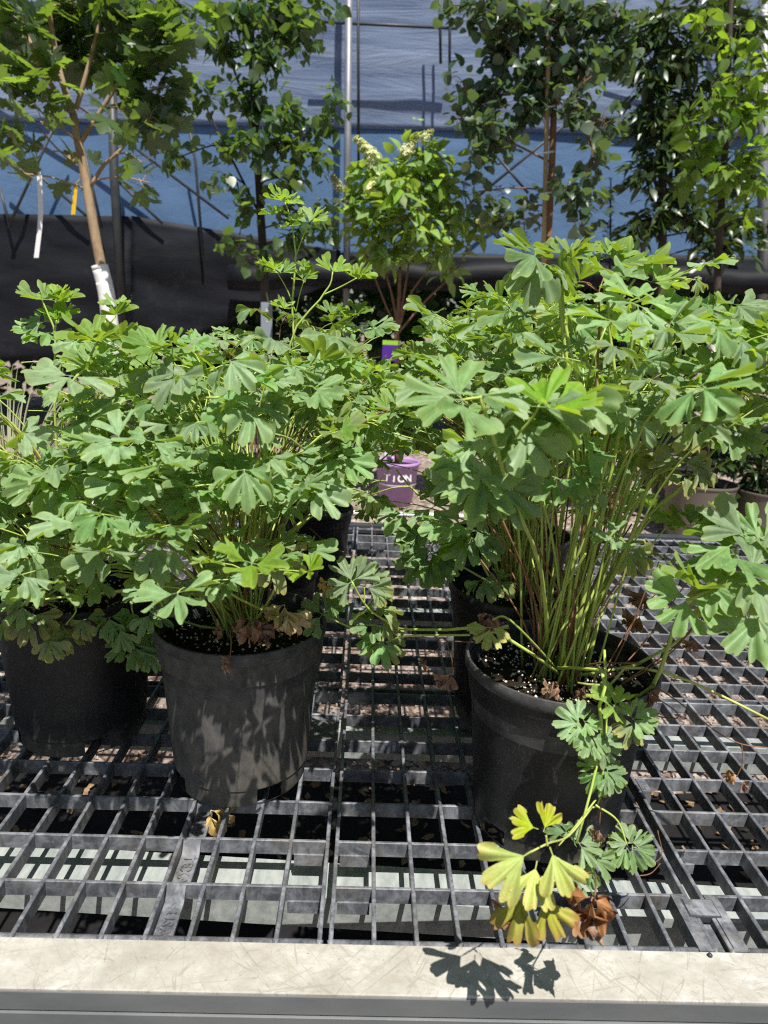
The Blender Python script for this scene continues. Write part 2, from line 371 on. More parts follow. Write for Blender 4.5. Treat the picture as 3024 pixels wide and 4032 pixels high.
MAT['mat'] = mottled('black_weed_mat', [(.3, (.006, .006, .007)), (.7, (.016, .015, .015))], 20, .8, .2, bump=.2, bscale=400, bd=.001)
weed_mat()
def gravel():
    V, Fc = [], []
    for i in range(9000):
        if i < 6000: x, y = rng.uniform(-1.1, 1.5), rng.uniform(1.5, 2.7)
        else: y = rng.uniform(2.6, 5.6); x = rng.uniform(-.55*y, .6*y)
        s = rng.uniform(.0025, .0065)*(.75+.3*y); o = len(V)
        a = rng.uniform(0, 6.28); h = rng.uniform(.5, .9)
        pts = [(math.cos(a+k*2.094)*s*rng.uniform(.7, 1.2), math.sin(a+k*2.094)*s*rng.uniform(.7, 1.2), 0) for k in range(3)]
        top = [(p[0]*.55+rng.uniform(-.2, .2)*s, p[1]*.55, s*h) for p in pts]
        for p in pts+top: V.append(Vector((x+p[0], y+p[1], GZ+.004+p[2])))
        for k in range(3):
            k2 = (k+1) % 3; Fc.append((o+k, o+k2, o+3+k2, o+3+k))
        Fc.append((o+3, o+4, o+5))
    tag(obj('gravel', V, Fc, MATS_PEB, smooth=False), kind='stuff')
MATS_PEB = mottled('pebble_stone', [(.25, (.12, .08, .065)), (.42, (.3, .23, .19)), (.58, (.43, .35, .31)), (.75, (.6, .55, .5))], 55, .85, .2, bump=.2)
gravel()
def litter():
    V, Fc = [], []
    for i in range(1500):
        if i < 900: x, y = rng.uniform(-1.1, 1.5), (rng.uniform(1.25, 1.75) if i < 650 else rng.uniform(.5, 2.7))
        else: y = rng.uniform(2.6, 5.4); x = rng.uniform(-.55*y, .6*y)
        s = rng.uniform(.005, .015); o = len(V); a = rng.uniform(0, 6.28)
        tilt = rng.uniform(-.6, .6); ca, sa = math.cos(a), math.sin(a)
        for (u, v, w) in ((-1, 0, 0), (-.2, -.55, .2), (.9, -.2, .1), (1, .3, .25), (0, .6, .2)):
            u *= s; v *= s; V.append(Vector((x+u*ca-v*sa, y+u*sa+v*ca, GZ+.03+max(-.006, w*s+v*tilt+rng.uniform(0, .006)))))
        Fc += [(o, o+1, o+4), (o+1, o+2, o+3, o+4)]
    tag(obj('leaf_litter', V, Fc, 'litter', smooth=False), kind='stuff')
litter()

# ------------------------------------------------------------------ bench
X0, Y0, W, D = -.0291, .6142, .046, .0755
NR = 21; YEND = Y0+NR*D
bench = empty('plant_bench', (0, .6, GZ), 'long low metal plant bench with a pale scratched aluminium front rail', 'bench')
def extrude_x(prof, x0, x1, tilt=0.0):
    n = len(prof); V = [Vector((x0, y, z)) for y, z in prof]+[Vector((x1, y+tilt, z)) for y, z in prof]
    return V, [(i, (i+1) % n, n+(i+1) % n, n+i) for i in range(n)] + [tuple(range(n-1, -1, -1)), tuple(range(n, 2*n))]
yr0, yr1, zt = .5455, .6045, .006
V, Fc = extrude_x([(yr1, zt-.001), (yr1, -.012), (yr0+.006, -.012), (yr0+.006, -.011), (yr0+.0012, -.002), (yr0+.0012, zt-.0014), (yr0+.0022, zt)], -1.6, 2.0)
obj('top_cap', V, Fc, 'alu', bench, smooth=False)
prof = [(yr0+.0005, zt-.003), (yr0, zt-.004), (yr0, -.019), (yr0+.002, -.0195), (yr0+.002, -.0215), (yr0-.0015, -.022), (yr0-.0015, -.06), (yr0+.001, -.0605), (yr0+.001, -.063), (yr0-.0015, -.0635), (yr0-.0015, -.1), (yr0+.004, -.1), (yr0+.005, zt-.013)]
V, Fc = extrude_x(prof, -1.6, 2.0)
obj('front_rail', V, Fc, 'alu_face', bench, smooth=False)
V, Fc = lathe([(.0028, 0), (.0028, .0008), (.0018, .0022), (.0003, .0026)], 10); rp = onz(2795, 3762, zt)
obj('bolt_end', [v+rp for v in V], Fc, 'dark_steel', bench)
def beam(x0, x1, ya, yb, zt, wd, hh, lip=.012):
    prof = [(0, 0), (wd, 0), (wd, -hh), (wd-.003, -hh), (wd-.003, -.003), (.003, -.003), (.003, -hh), (0, -hh)]
    prof = [(y-wd, z) for y, z in prof]
    n = len(prof); V = [Vector((x0, ya+y, zt+z)) for y, z in prof]+[Vector((x1, yb+y, zt+z)) for y, z in prof]
    return V, [(i, n+i, n+(i+1) % n, (i+1) % n) for i in range(n)] + [tuple(range(n)), tuple(range(2*n-1, n-1, -1))]
for xa, xb, ya, yb, zz, wd, hh in ((-1.5, 1.9, .868, .705, -.062, .06, .046), (-1.5, 1.9, 1.16, 1.10, -.045, .05, .05), (-1.5, 1.9, 1.68, 1.66, -.045, .05, .05)):
    V, Fc = beam(xa, xb, ya, yb, zz, wd, hh); obj('support_beam', V, Fc, 'galv', bench, smooth=False)
V, Fc = extrude_x([(YEND+.012, .004), (YEND+.05, .004), (YEND+.05, -.08), (YEND+.012, -.08)], -1.6, 2.0); obj('back_rail', V, Fc, 'dark_steel', bench, smooth=False)
for x in (-1.3, .3, 1.7):
    for y in (.7, 2.1):
        V, Fc = tube([Vector((x, y, -.1)), Vector((x, y, GZ-.02))], .02, .02, 10); obj('leg', V, Fc, 'galv', bench)
BH = .021
def bar_mesh(length, axis, tw=.0049, bw=.0034, top=0.0, rounded=True):
    """one tapered bar of the moulded grate, along axis, starting at 0"""
    ch = .0009
    prof = [(-tw/2, -ch), (-tw/2+ch, 0), (tw/2-ch, 0), (tw/2, -ch), (bw/2, -BH), (-bw/2, -BH)]
    V = []
    for t in (0, length):
        for p, z in prof: V.append((p, t, z+top) if axis == 'y' else (t, p, z+top))
    n = 6; Fc = [(i, (i+1) % n, n+(i+1) % n, n+i) for i in range(n)] + [tuple(range(n-1, -1, -1)), tuple(range(n, 2*n))]
    if axis == 'x': Fc = [tuple(reversed(f)) for f in Fc]
    return mk('bar', V, Fc, 'grate', smooth=False)
LBAR = bar_mesh(NR*D, 'y')
def panel(name, xs, label):
    p = empty(name, (xs[0], Y0, 0), label, 'grate panel', 'slatted plastic bench top panels')
    for x in xs: put('long_bar', LBAR, p, (x, Y0, 0))
    w = xs[-1]-xs[0]; cb = bar_mesh(w, 'x', .0042, .0026, -.0008)
    for r in range(1, NR): put('cross_bar', cb, p, (xs[0], Y0+r*D, 0))
    put('cross_bar', cb, p, (xs[0], Y0+7.22*D, 0))
    # rounded end bars
    for y in (Y0, YEND):
        path = [Vector((xs[0]-.002, y, -.006)), Vector((xs[-1]+.002, y, -.006))]
        V, Fc = tube(path, .0052, .0052, 8)
        for x in xs: tube([Vector((x, y-.0062, -.006)), Vector((x, y, .0003))], .0036, .0042, 6, V, Fc)
        tag(obj('end_bar', V, Fc, 'grate', p))
    return p
left_x = [X0-W*i for i in range(26, -1, -1)]
mid_x = [X0+W*(.26+i) for i in range(10)]
right_x = [X0+W*(9.66+i) for i in range(27)]
PL = panel('bench_top_panel', left_x, 'black slatted plastic bench panel under the two pots at the left edge')
PM = panel('bench_top_panel', mid_x, 'narrow middle bench panel under the pot with hanging yellow leaves')
PR = panel('bench_top_panel', right_x, 'empty sunlit slatted bench panel beside the pot with yellow leaves')
def text(name, body, size, m, parent, mw, ext=.0006, bold=0.0):
    cu = bpy.data.curves.new(name, 'FONT'); cu.body = body; cu.size = size; cu.extrude = ext; cu.align_x = 'CENTER'; cu.align_y = 'CENTER'
    cu.offset = bold; cu.space_character = 1.12; cu.resolution_u = 3
    tmp = bpy.data.objects.new('tmp', cu); me = bpy.data.meshes.new_from_object(tmp); bpy.data.objects.remove(tmp); bpy.data.curves.remove(cu)
    me.name = name; me.materials.clear(); me.materials.append(MAT[m]); return put(name, me, parent, mat=mw)
def letter_plate(col, row, word):
    """sunken maker's plate beside one long bar, in the cell (col, row)"""
    x = X0+W*col+.0035; y0 = Y0+row*D+.004; y1 = Y0+(row+1)*D-.004; z = -.0155
    V, Fc = box(x, x+.0215, y0, y1-.009, z-.004, z)
    o = len(V)                                           # slope at the far end
    V += [Vector((x, y1-.009, z)), Vector((x+.0215, y1-.009, z)), Vector((x, y1+.002, -.002)), Vector((x+.0215, y1+.002, -.002)), Vector((x, y1-.009, z-.004)), Vector((x+.0215, y1-.009, z-.004))]
    Fc += [(o, o+1, o+3, o+2), (o+4, o+2, o+3, o+5), (o+4, o, o+2), (o+5, o+3, o+1)]
    pl = obj('maker_plate', V, Fc, 'grate', PL, smooth=False)
    n = Vector((0, 0, 1)); mw = Matrix.Translation((x+.0105, (y0+y1)/2-.006, z+.0002)) @ Matrix.Rotation(-math.pi/2, 4, 'Z')
    text('lettering', word, .0175, 'grate', pl, mw, .0017, .0005)
letter_plate(-4, 0, 'USA'); letter_plate(-4, 1, 'TEXAS'); letter_plate(-4, 2, 'DALLAS')
for (p, x0, rows) in ((PL, X0-W+.004, (0, 1)), (PM, mid_x[0]+.004, (0, 1))):
    for r in rows:
        V, Fc = box(x0, x0+W-.008, Y0+(r+1)*D-.004, Y0+(r+1)*D+.001, -.036, -BH+.001); obj('lug', V, Fc, 'grate', p, smooth=False)
V, Fc = box(right_x[0]+.006, right_x[0]+.028, Y0+2*D-.004, Y0+2*D+.001, -.034, -BH+.001); obj('lug', V, Fc, 'grate', PR, smooth=False)
# flat plate with a small moulded emblem, left of the seam, further back
yp = Y0+5*D
V, Fc = box(X0-W+.003, X0-.003, yp+.004, yp+D-.004, -.008, -.004); fp = obj('maker_plate', V, Fc, 'grate', PL, smooth=False)
for k in range(5):
    V, Fc = box(X0-W+.012+k*.005, X0-W+.0145+k*.005, yp+.02, yp+.05-.004*(k % 2), -.0041, -.0033); obj('moulded_mark', V, Fc, 'grate', fp, smooth=False)
# joining blocks at the right seam
for p, xa, xb, rr in ((PM, mid_x[-1]-.018, mid_x[-1]-.0027, 0), (PR, right_x[0]+.0027, right_x[0]+.018, 0), (PM, mid_x[-1]-.016, mid_x[-1]-.0027, 3.55), (PR, right_x[0]+.0027, right_x[0]+.016, 3.55)):
    V, Fc = box(xa, xb, Y0+rr*D-.001 if rr else Y0-.004, Y0+(rr+1 if rr == 0 else rr+.4)*D-.001, -.019, .0006); obj('joining_block', V, Fc, 'grate', p, smooth=False)
xc = (mid_x[-1]+right_x[0])/2
V, Fc = box(xc-.017, xc+.017, Y0+.043, Y0+.066, -.004, .0019)
clip = obj('panel_clip', V, Fc, 'grate', PM, smooth=False)
V, Fc = box(xc-.0185, xc+.0185, Y0+.041, Y0+.0675, -.006, .0009); obj('clip_seat', V, Fc, 'dark_steel', clip, smooth=False)
V, Fc = box(xc-.004, xc+.004, Y0+.002, Y0+.038, -.02, -.006); obj('clip_neck', V, Fc, 'grate', clip, smooth=False)

# ------------------------------------------------------------------ pots
def pot(x, y, h, rt, rb, m, label, group='black nursery pots on the bench', z0=0.0, soil=.032, holes=True, cat='pot', collar=True, phase=0.0, perl=240, rimmat=None):
    p = empty('nursery_pot', (x, y, z0), label, cat, group)
    th = .0022; n = 64
    def ro(z): return rb+(rt-.006-rb)*z/h
    pr = [(rb-.004, .0), (rb-.0005, .0015), (ro(.004), .004), (ro(.026), .026), (ro(.028)+.0015, .028), (ro(.03)+.0015, .03)]
    zc = h*.8
    if collar: pr += [(ro(zc-.002), zc-.002), (ro(zc)+.0032, zc), (ro(zc)+.0038, zc+.006), (ro(h-.03)+.0034, h-.03), (ro(h-.03)+.0046, h-.027), (ro(h-.02)+.0036, h-.0165)]
    else: pr += [(ro(h-.03), h-.03)]
    pi = [(rt-.0045, h-.016), (rt-.003-th, h-.02), (ro(h*.5)-th, h*.5), (ro(.03)-th, .03), (.001, .028)]
    hole = {(4+16*q+j+int(phase)) % n for q in range(4) for j in range(4)}
    V, Fc = lathe(pr+[(rt-.006, h-.0155)], n, (lambda i, k: i == 2 and k in hole) if holes else None)
    V = [v+Vector((x, y, z0)) for v in V]
    sharp(obj('pot_wall', V, Fc, m, p))
    V, Fc = lathe([(rt-.008, h-.0165), (rt-.002, h-.016), (rt, h-.013), (rt, h-.004), (rt-.0012, h-.0008), (rt-.003, h), (rt-.0045, h-.0012), (rt-.006, h-.012)]+pi, n)
    sharp(obj('rim', [v+Vector((x, y, z0)) for v in V], Fc, rimmat or m, p), .6)
    if soil is None: return p
    zs = h-soil; R = rt-.008-(rt-rb)*soil/h; V, Fc = [Vector((x, y, z0+zs+.008))], []
    for i in range(1, 15):
        for k in range(40):
            a = k*math.pi/20; r = R*i/14
            V.append(Vector((x+r*math.cos(a), y+r*math.sin(a), z0+zs+.008*(1-i/14)+.006*mnoise.noise(Vector((r*math.cos(a)*60, r*math.sin(a)*60, x*9)))+.003*mnoise.noise(Vector((r*math.cos(a)*200, r*math.sin(a)*200, x*9))))))
    for k in range(40): Fc.append((0, 1+k, 1+(k+1) % 40))
    for i in range(13):
        for k in range(40):
            k2 = (k+1) % 40; o = 1+i*40; Fc.append((o+k, o+40+k, o+40+k2, o+k2))
    obj('soil', V, Fc, 'soil', p)
    if perl:
        V, Fc = [], []
        for i in range(perl):
            a, r = rng.uniform(0, 6.28), R*math.sqrt(rng.random())*.98; s = rng.uniform(.0008, .003); o = len(V)
            cx, cy_, cz = x+r*math.cos(a), y+r*math.sin(a), z0+zs+.009*(1-r/R)+.003
            for d in ((1, 0, 0), (-1, 0, 0), (0, 1, 0), (0, -1, 0), (0, 0, 1), (0, 0, -1)): V.append(Vector((cx, cy_, cz))+Vector(d)*s*rng.uniform(.6, 1.2))
            for f in ((0, 2, 4), (2, 1, 4), (1, 3, 4), (3, 0, 4), (2, 0, 5), (1, 2, 5), (3, 1, 5), (0, 3, 5)): Fc.append(tuple(o+q for q in f))
        tag(obj('perlite', V, Fc, 'perlite', p), kind='stuff')
    return p
POTS = {
 'P1': (-.163, .912, .236, .118, .091), 'P0': (-.430, 1.012, .236, .118, .092), 'P2': (.258, .822, .236, .121, .091),
 'P3': (.262, 1.09, .236, .118, .091), 'P4': (-.19, 1.225, .236, .118, .091), 'P5': (-.125, 1.72, .19, .1, .078),
 'P6': (.31, 1.40, .236, .118, .091), 'P7': (-.52, 1.32, .236, .118, .091)}
pot(*POTS['P1'], 'dusty', 'black nursery pot with tan dust over its sunlit front', phase=0, rimmat='rim_worn')
pot(*POTS['P0'], 'pot', 'black shaded nursery pot half under drooping leaves, leftmost on the bench', phase=0)
pot(*POTS['P2'], 'pot', 'black nursery pot with dark soil showing and yellow leaves hanging before it', phase=0, perl=420, rimmat='rim_worn')
pot(*POTS['P3'], 'pot', 'clean black nursery pot hidden behind the pot with the yellow leaves', phase=5)
pot(*POTS['P4'], 'pot', 'ribbed black nursery pot behind the dusty pot, only its right rim showing', phase=9, rimmat='rim_worn')
pot(*POTS['P5'], 'pot', 'small black nursery pot furthest back in the gap between the plants', phase=2)
pot(*POTS['P6'], 'pot', 'black nursery pot third in the right hand file, deep among the stems', phase=12)
#pot(*POTS['P7'], 'pot', 'black nursery pot behind the shaded pot at the far left', phase=20)

# ------------------------------------------------------------------ columbine leaves
def leaflet(r, curl=.3, cup=.2, crumple=0.0, nth=51, wide=50):
    """fan shaped, three lobed leaflet with rounded crenate tips, base at origin, length 1 along +Y"""
    c1, c2 = r.uniform(-21, -15), r.uniform(15, 21)
    bounds = [-wide, c1, c2, wide]
    lob = []
    for i in range(3):
        w = bounds[i+1]-bounds[i]; lob.append((r.uniform(.93, 1.0) if i != 1 else 1.0, r.choice((2, 3, 3)) if i == 1 else r.choice((1, 2, 2)), r.uniform(.07, .15), r.uniform(-.5, .5)))
    dep = [.34, r.uniform(.4, .68), r.uniform(.4, .68), .34]
    ths = np.linspace(-wide, wide, nth); rr = []
    for t in ths:
        i = 0 if t < c1 else 1 if t < c2 else 2
        u = (t-bounds[i])/(bounds[i+1]-bounds[i]); R, q, sd, sk = lob[i]
        d = dep[i] if u < .5 else dep[i+1]
        e = R*(1-d*abs(2*u-1)**3.3)
        uu = u+.06*sk*math.sin(math.pi*u); e *= 1-sd*(1-abs(math.sin(math.pi*uu*q))**.75)*(1-abs(2*u-1)**6)
        rr.append(e)
    ph = [r.uniform(0, 6.28) for _ in range(6)]
    V, UV = [Vector((0, 0, 0))], [(.5, 0)]
    rings = (.3, .62, .86, 1.0)
    for q in rings:
        for t, e in zip(ths, rr):
            e2 = min(e, 1)*q if q == 1 else q*(e*.55+.45*max(.55, e)) if q > .8 else q*min(e/.62, 1)*.9
            e2 = min(e2, e)
            a = math.radians(t*(.78+.22*q)); x, y = e2*math.sin(a)*1.04, e2*math.cos(a)
            z = cup*abs(x)**1.2 - curl*y*y + .085*q*math.sin(t*.12+ph[0]) + .05*q*q*math.sin(t*.31+ph[1]) - .25*curl*x*x*y
            if crumple:
                v = Vector((x*3.1+ph[2], y*3.1+ph[3], ph[4])); z += crumple*mnoise.noise(v); x += crumple*.5*mnoise.noise(v+Vector((7, 1, 3)))
                x *= 1-.45*crumple
            V.append(Vector((x, y, z))); UV.append((t/(2*wide)+.5, q))
    Fc = []
    n = nth
    for k in range(n-1): Fc.append((0, 1+k+1, 1+k))
    for i in range(len(rings)-1):
        for k in range(n-1): o = 1+i*n; Fc.append((o+k, o+k+1, o+n+k+1, o+n+k))
    Fc = [tuple(reversed(f)) if len(f) == 3 else tuple(reversed(f)) for f in Fc]
    return V, Fc, UV
def trio(seed, m, curl=.3, cup=.2, crumple=0, droop=0.0, spread=82, stalk=.12, count=3):
    r = random.Random(seed); V, Fc, UV = [], [], []
    for q, ang in enumerate((0, spread, -spread)[:count]):
        v, f, u = leaflet(r, curl*r.uniform(.6, 1.4), cup*r.uniform(.3, 1.6), crumple)
        s = (1.0 if q == 0 else r.uniform(.86, 1.0)); st = stalk*r.uniform(.5, 1.4)
        a = math.radians(ang+r.uniform(-12, 12)); tilt = r.uniform(-.25, .25)-droop*(1 if q else .6)
        roll = r.uniform(-.3, .3)+(0 if q == 0 else .15*math.copysign(1, ang))
        mt = Matrix.Rotation(-a, 4, 'Z') @ Matrix.Translation((0, st, 0)) @ Matrix.Rotation(tilt, 4, 'X') @ Matrix.Rotation(roll, 4, 'Y') @ Matrix.Scale(s, 4)
        o = len(V); V += [mt @ p for p in v]; Fc += [tuple(o+i for i in ff) for ff in f]; UV += u
        # stalk
        d = mt.to_3x3() @ Vector((0, 1, 0)); side = Vector((d.y, -d.x, 0)).normalized()*.016
        o = len(V); p0 = Vector((0, 0, 0)); p1 = mt @ Vector((0, .1, 0))
        V += [p0-side, p0+side, p1+side*.6, p1-side*.6]; Fc.append((o, o+1, o+2, o+3)); UV += [(.5, .3)]*4
    # normals: make the upper face the front
    me = mk('columbine_leaf', V, Fc, m, True, UV)
    return me
TR = {'g': [trio(i, 'columbine', .15, .22) for i in range(12)] + [trio(40+i, 'columbine', .5, .35, .08, droop=.2) for i in range(6)],
      'y': [trio(60+i, 'columbine_young', .1, .45, droop=-.35) for i in range(6)],
      'a': [trio(80+i, 'columbine_aged', .45, .25, .1, droop=.3) for i in range(5)],
      'w': [trio(100+i, 'columbine_yellow', .2, .12, .06, droop=.1, spread=70) for i in range(3)],
      'b': [trio(120+i, 'columbine_brown', .8, .5, .75, droop=.6, spread=60, count=2+i % 2) for i in range(5)],
      't': [trio(140+i, 'columbine_tan', .5, .4, .45, droop=.4, spread=70, count=2) for i in range(4)]}
up_check = TR['g'][0].polygons[40].normal.z
if up_check < 0:
    for l in TR.values():
        for me in l: me.flip_normals()
def pick(k): l = TR[k]; return l[rng.randrange(len(l))]

PL_GROUP = 'columbine plants in pots on the bench'
def pix(p):
    v = Vector(p)-CPOS; d = v.dot(FWD); return 1512+F*v.dot(CR)/d, 2016-F*v.dot(CU)/d
OPEN = ((1520, 1810, 1620, 2010), (1480, 1310, 1590, 1420), (1270, 2060, 1580, 2900), (0, 1440, 190, 1760), (1990, 2060, 2640, 2620), (2560, 1740, 3100, 2650), (1040, 1700, 1150, 1760))
def is_open(p, m=40):
    x, y = pix(p); return any(a-m < x < c+m and b-m < y < d+m for a, b, c, d in OPEN)
class Plant:
    def __init__(s, key, label):
        x, y, h, rt, rb = POTS[key]; s.x, s.y, s.zs = x, y, h-.03
        s.e = empty('columbine_plant', (x, y, s.zs), label, 'plant', PL_GROUP); s.n = 0; s.hs = {'P0': .8, 'P1': .72, 'P2': .8}.get(key, .85)
    def crown(s, r=.028):
        a, q = rng.uniform(0, 6.28), r*math.sqrt(rng.random()); return Vector((s.x+q*math.cos(a), s.y+q*math.sin(a), s.zs+.004))
    def stem(s, pts, r0=.0019, r1=.0012, m='stem', n=10, ns=6):
        V, Fc = tube(bez(pts, n), r0, r1, ns); return obj('stem', V, Fc, m, s.e)
    def leaf(s, pos, f, n, size, kind='g', mesh=None):
        s.n += 1
        return put('leaf', mesh or pick(kind), s.e, mat=frame(pos, f, n, size))
    def compound(s, base, tip, size, kind='g', spread=.055, lean=.6, bend=.5, m='stem', r0=.0019, tilt=None):
        """a petiole that forks into three stalks, each ending in a leaf of three leaflets"""
        base, tip = Vector(base), Vector(tip); d = tip-base
        mid = base+Vector((d.x*.28, d.y*.28, d.z*.6))
        q3 = base+Vector((d.x*.62, d.y*.62, d.z*.88))
        path = bez([base, mid, q3, tip], 12); V, Fc = tube(path, r0, r0*.62, 6)
        out = Vector((d.x, d.y, 0)); out = out.normalized() if out.length > .01 else rv().normalized()
        out = (out+Vector((rng.uniform(-.3, .3), rng.uniform(-.3, .3), 0))).normalized()
        side = Vector((-out.y, out.x, 0)); ends = []
        for k in (0, 1, -1):
            dirv = (out*(.8 if k == 0 else .25)+side*k*.85+UPV*rng.uniform(.1, .6)).normalized()
            e = tip+dirv*spread*rng.uniform(.6, 1.25)*(1.15 if k == 0 else 1)
            tube(bez([tip, tip.lerp(e, .5)+UPV*.004, e], 4), r0*.55, r0*.4, 5, V, Fc); ends.append((e, dirv))
        obj('stem', V, Fc, m, s.e)
        for e, dirv in ends:
            n = UPV*rng.uniform(.7, 1.2)+out*rng.uniform(-.25, .9)*lean+SUN*.15+side*rng.uniform(-.45, .45)+rv(.25)
            if tilt is not None: n = n*.6+tilt*.8
            if is_open(e): continue
            s.leaf(e, dirv*.7+out*.5, n, size*rng.uniform(.6, 1.3), kind if rng.random() > .025 or kind != 'g' else 'a')
    def canopy(s, N, R, zlo, zhi, size, yshare=.1, off=(0, 0), R2=None, fill=.35, cr=.03):
        """N petioles fanning out of the crown to a domed canopy"""
        R2 = R2 or R
        for i in range(N):
            a = i*2.39996+rng.uniform(-.3, .3); q = math.sqrt((i+.5)/N)
            rx = R*q; ry = R2*q
            ztop = zhi-(zhi-zlo)*.62*q**2.4
            z = ztop-(rng.random()**2)*(ztop-zlo)*(.55 if q < .75 else .9)
            if rng.random() < fill: z = rng.uniform(zlo, ztop)
            tip = Vector((s.x+off[0]+rx*math.cos(a), s.y+off[1]+ry*math.sin(a), z))
            b = s.crown(cr)
            if is_open(tip): continue
            top = z > ztop-.03
            s.compound(b, tip, size*(1.0 if q > .3 else .9), 'y' if (top and rng.random() < yshare*2) else 'g', spread=size*1.5, m='stem' if rng.random() > .12 else 'stem_red', r0=rng.uniform(.0012, .0018))
    def bare(s, N, R, zlo, zhi):
        for i in range(N):
            a = rng.uniform(0, 6.28); h = rng.uniform(zlo, zhi); q = R*rng.random(); b = s.crown(.035)
            s.stem([b, b+Vector((q*.3*math.cos(a), q*.3*math.sin(a), h*.5)), b+Vector((q*math.cos(a), q*math.sin(a), h))], .0016, .001, 'stem_red' if rng.random() < .7 else 'stem', 6, 5)
    def hero(s, px, py, y, size, ang, kind='g', k=.5, back=0.0, mesh=None, roll=0.0):
        """a leaf where the photograph shows it: ANG is the picture direction of its middle leaflet (0 up, 90 right)"""
        a = math.radians(ang); p = at(px, py, y); size *= s.hs*rng.uniform(.88, 1.12)
        f = CR*math.sin(a)+CU*math.cos(a)+FWD*back
        k -= .1; n = -FWD*k+UPV*(1-k)*.95+CR*roll+SUN*.25+rv(.22)
        return s.leaf(p, f, n, size, kind, mesh)
    def hstem(s, pts, r0=.0018, r1=.001, m='stem', n=14):
        return s.stem([p if isinstance(p, Vector) else at(*p) for p in pts], r0, r1, m, n)

p1 = Plant('P1', 'bushy blue green columbine filling the dusty black pot')
p0 = Plant('P0', 'left edge columbine with yellow edged lower leaves drooping over the shaded pot')
p2 = Plant('P2', 'tall leggy columbine with bare lower stems and yellow leaves hanging over its pot front')
p3 = Plant('P3', 'dense columbine just behind the leggy one with purple pot showing at its side')
p4 = Plant('P4', 'columbine sending up a tall sparse flowering stem in front of the white hydrangea')
p5 = Plant('P5', 'small columbine in the furthest pot between the two leaf masses')
p6 = Plant('P6', 'columbine deepest in the right hand file, a lime green top behind the others')
#p7 = Plant('P7', 'columbine behind the left edge plant, next to the straw coloured grass')
p1.canopy(92, .245, .29, .6, .0345, off=(-.02, -.03), R2=.21, fill=.48)
p1.canopy(9, .1, .36, .5, .034, off=(-.01, -.09), fill=.6)
p0.canopy(70, .2, .31, .57, .034, fill=.45, off=(-.03, -.02))
p2.canopy(40, .21, .45, .7, .034, off=(.055, .02), yshare=.2, fill=.12, cr=.048)
p3.canopy(84, .22, .35, .67, .034, off=(-.07, .0), yshare=.12)
p4.canopy(72, .22, .36, .63, .033, off=(.06, .02), yshare=.14)
p5.canopy(40, .19, .26, .55, .031, off=(.04, -.03), yshare=.1)
p6.canopy(60, .22, .4, .7, .032, off=(.02, 0), yshare=.16)
#p7.canopy(44, .2, .36, .6, .036, off=(-.02, 0))
p2.bare(26, .15, .08, .24); p1.bare(10, .08, .03, .1); p3.bare(10, .08, .05, .14)
for _ in range(4):                                       # straight inner stems of the leggy plant
    a = rng.uniform(0, 6.28); b = p2.crown(.03); q = rng.uniform(.05, .17)
    p2.stem([b, b+Vector((q*.4*math.cos(a), q*.35*math.sin(a), .15)), b+Vector((q*math.cos(a), q*math.sin(a), rng.uniform(.24, .36)))], .0022, .0013)
exec_hero = True
# --- tall sparse stem of p4
p4.hstem([p4.crown(), (1150, 1500, 1.2), (1150, 1200, 1.2), (1165, 1000, 1.2), (1140, 850, 1.2), (1120, 790, 1.2)], .0022, .0009)
p4.hstem([(1160, 1020, 1.2), (1190, 940, 1.2), (1215, 880, 1.2)], .001, .0008)
p4.hstem([(1165, 1230, 1.2), (1130, 1140, 1.2), (1090, 1070, 1.19)], .0011, .0008); p4.hstem([(1165, 1230, 1.2), (1180, 1160, 1.2), (1195, 1110, 1.2)], .001, .0008)
p4.hstem([p4.crown(), (1120, 1420, 1.15), (1260, 1180, 1.15), (1300, 1120, 1.15), (1310, 1070, 1.15)], .002, .001)
p4.hstem([(1275, 1160, 1.15), (1340, 1130, 1.15), (1405, 1095, 1.14)], .0012, .0009)
p4.hstem([p4.crown(), (1250, 1480, 1.18), (1330, 1320, 1.18), (1400, 1240, 1.18)], .0018, .001); p4.hstem([p4.crown(), (1340, 1440, 1.2), (1400, 1340, 1.2), (1470, 1290, 1.2)], .0016, .001)
for (px, py, sz, an, kd) in ((1110, 790, .034, -20, 'y'), (1135, 800, .03, 60, 'y'), (1080, 845, .03, -60, 'y'), (1140, 890, .022, 130, 'y'), (1215, 875, .036, 15, 'y'),
        (1085, 1060, .034, -50, 'y'), (1105, 1075, .03, -10, 'y'), (1190, 1100, .034, 60, 'y'), (1195, 1050, .018, 20, 'y'), (1310, 1070, .04, 15, 'y'), (1408, 1090, .04, 50, 'y'), (1412, 1100, .034, 110, 'y'),
        (1120, 1215, .028, -60, 'y'), (1300, 1235, .036, 10, 'y'), (1400, 1235, .034, 70, 'y'), (1365, 1250, .03, -30, 'y'), (1470, 1290, .042, 60, 'g'), (1430, 1300, .03, -20, 'g')):
    p4.hero(px, py, 1.17, sz, an, kd, k=.35, back=-.2)
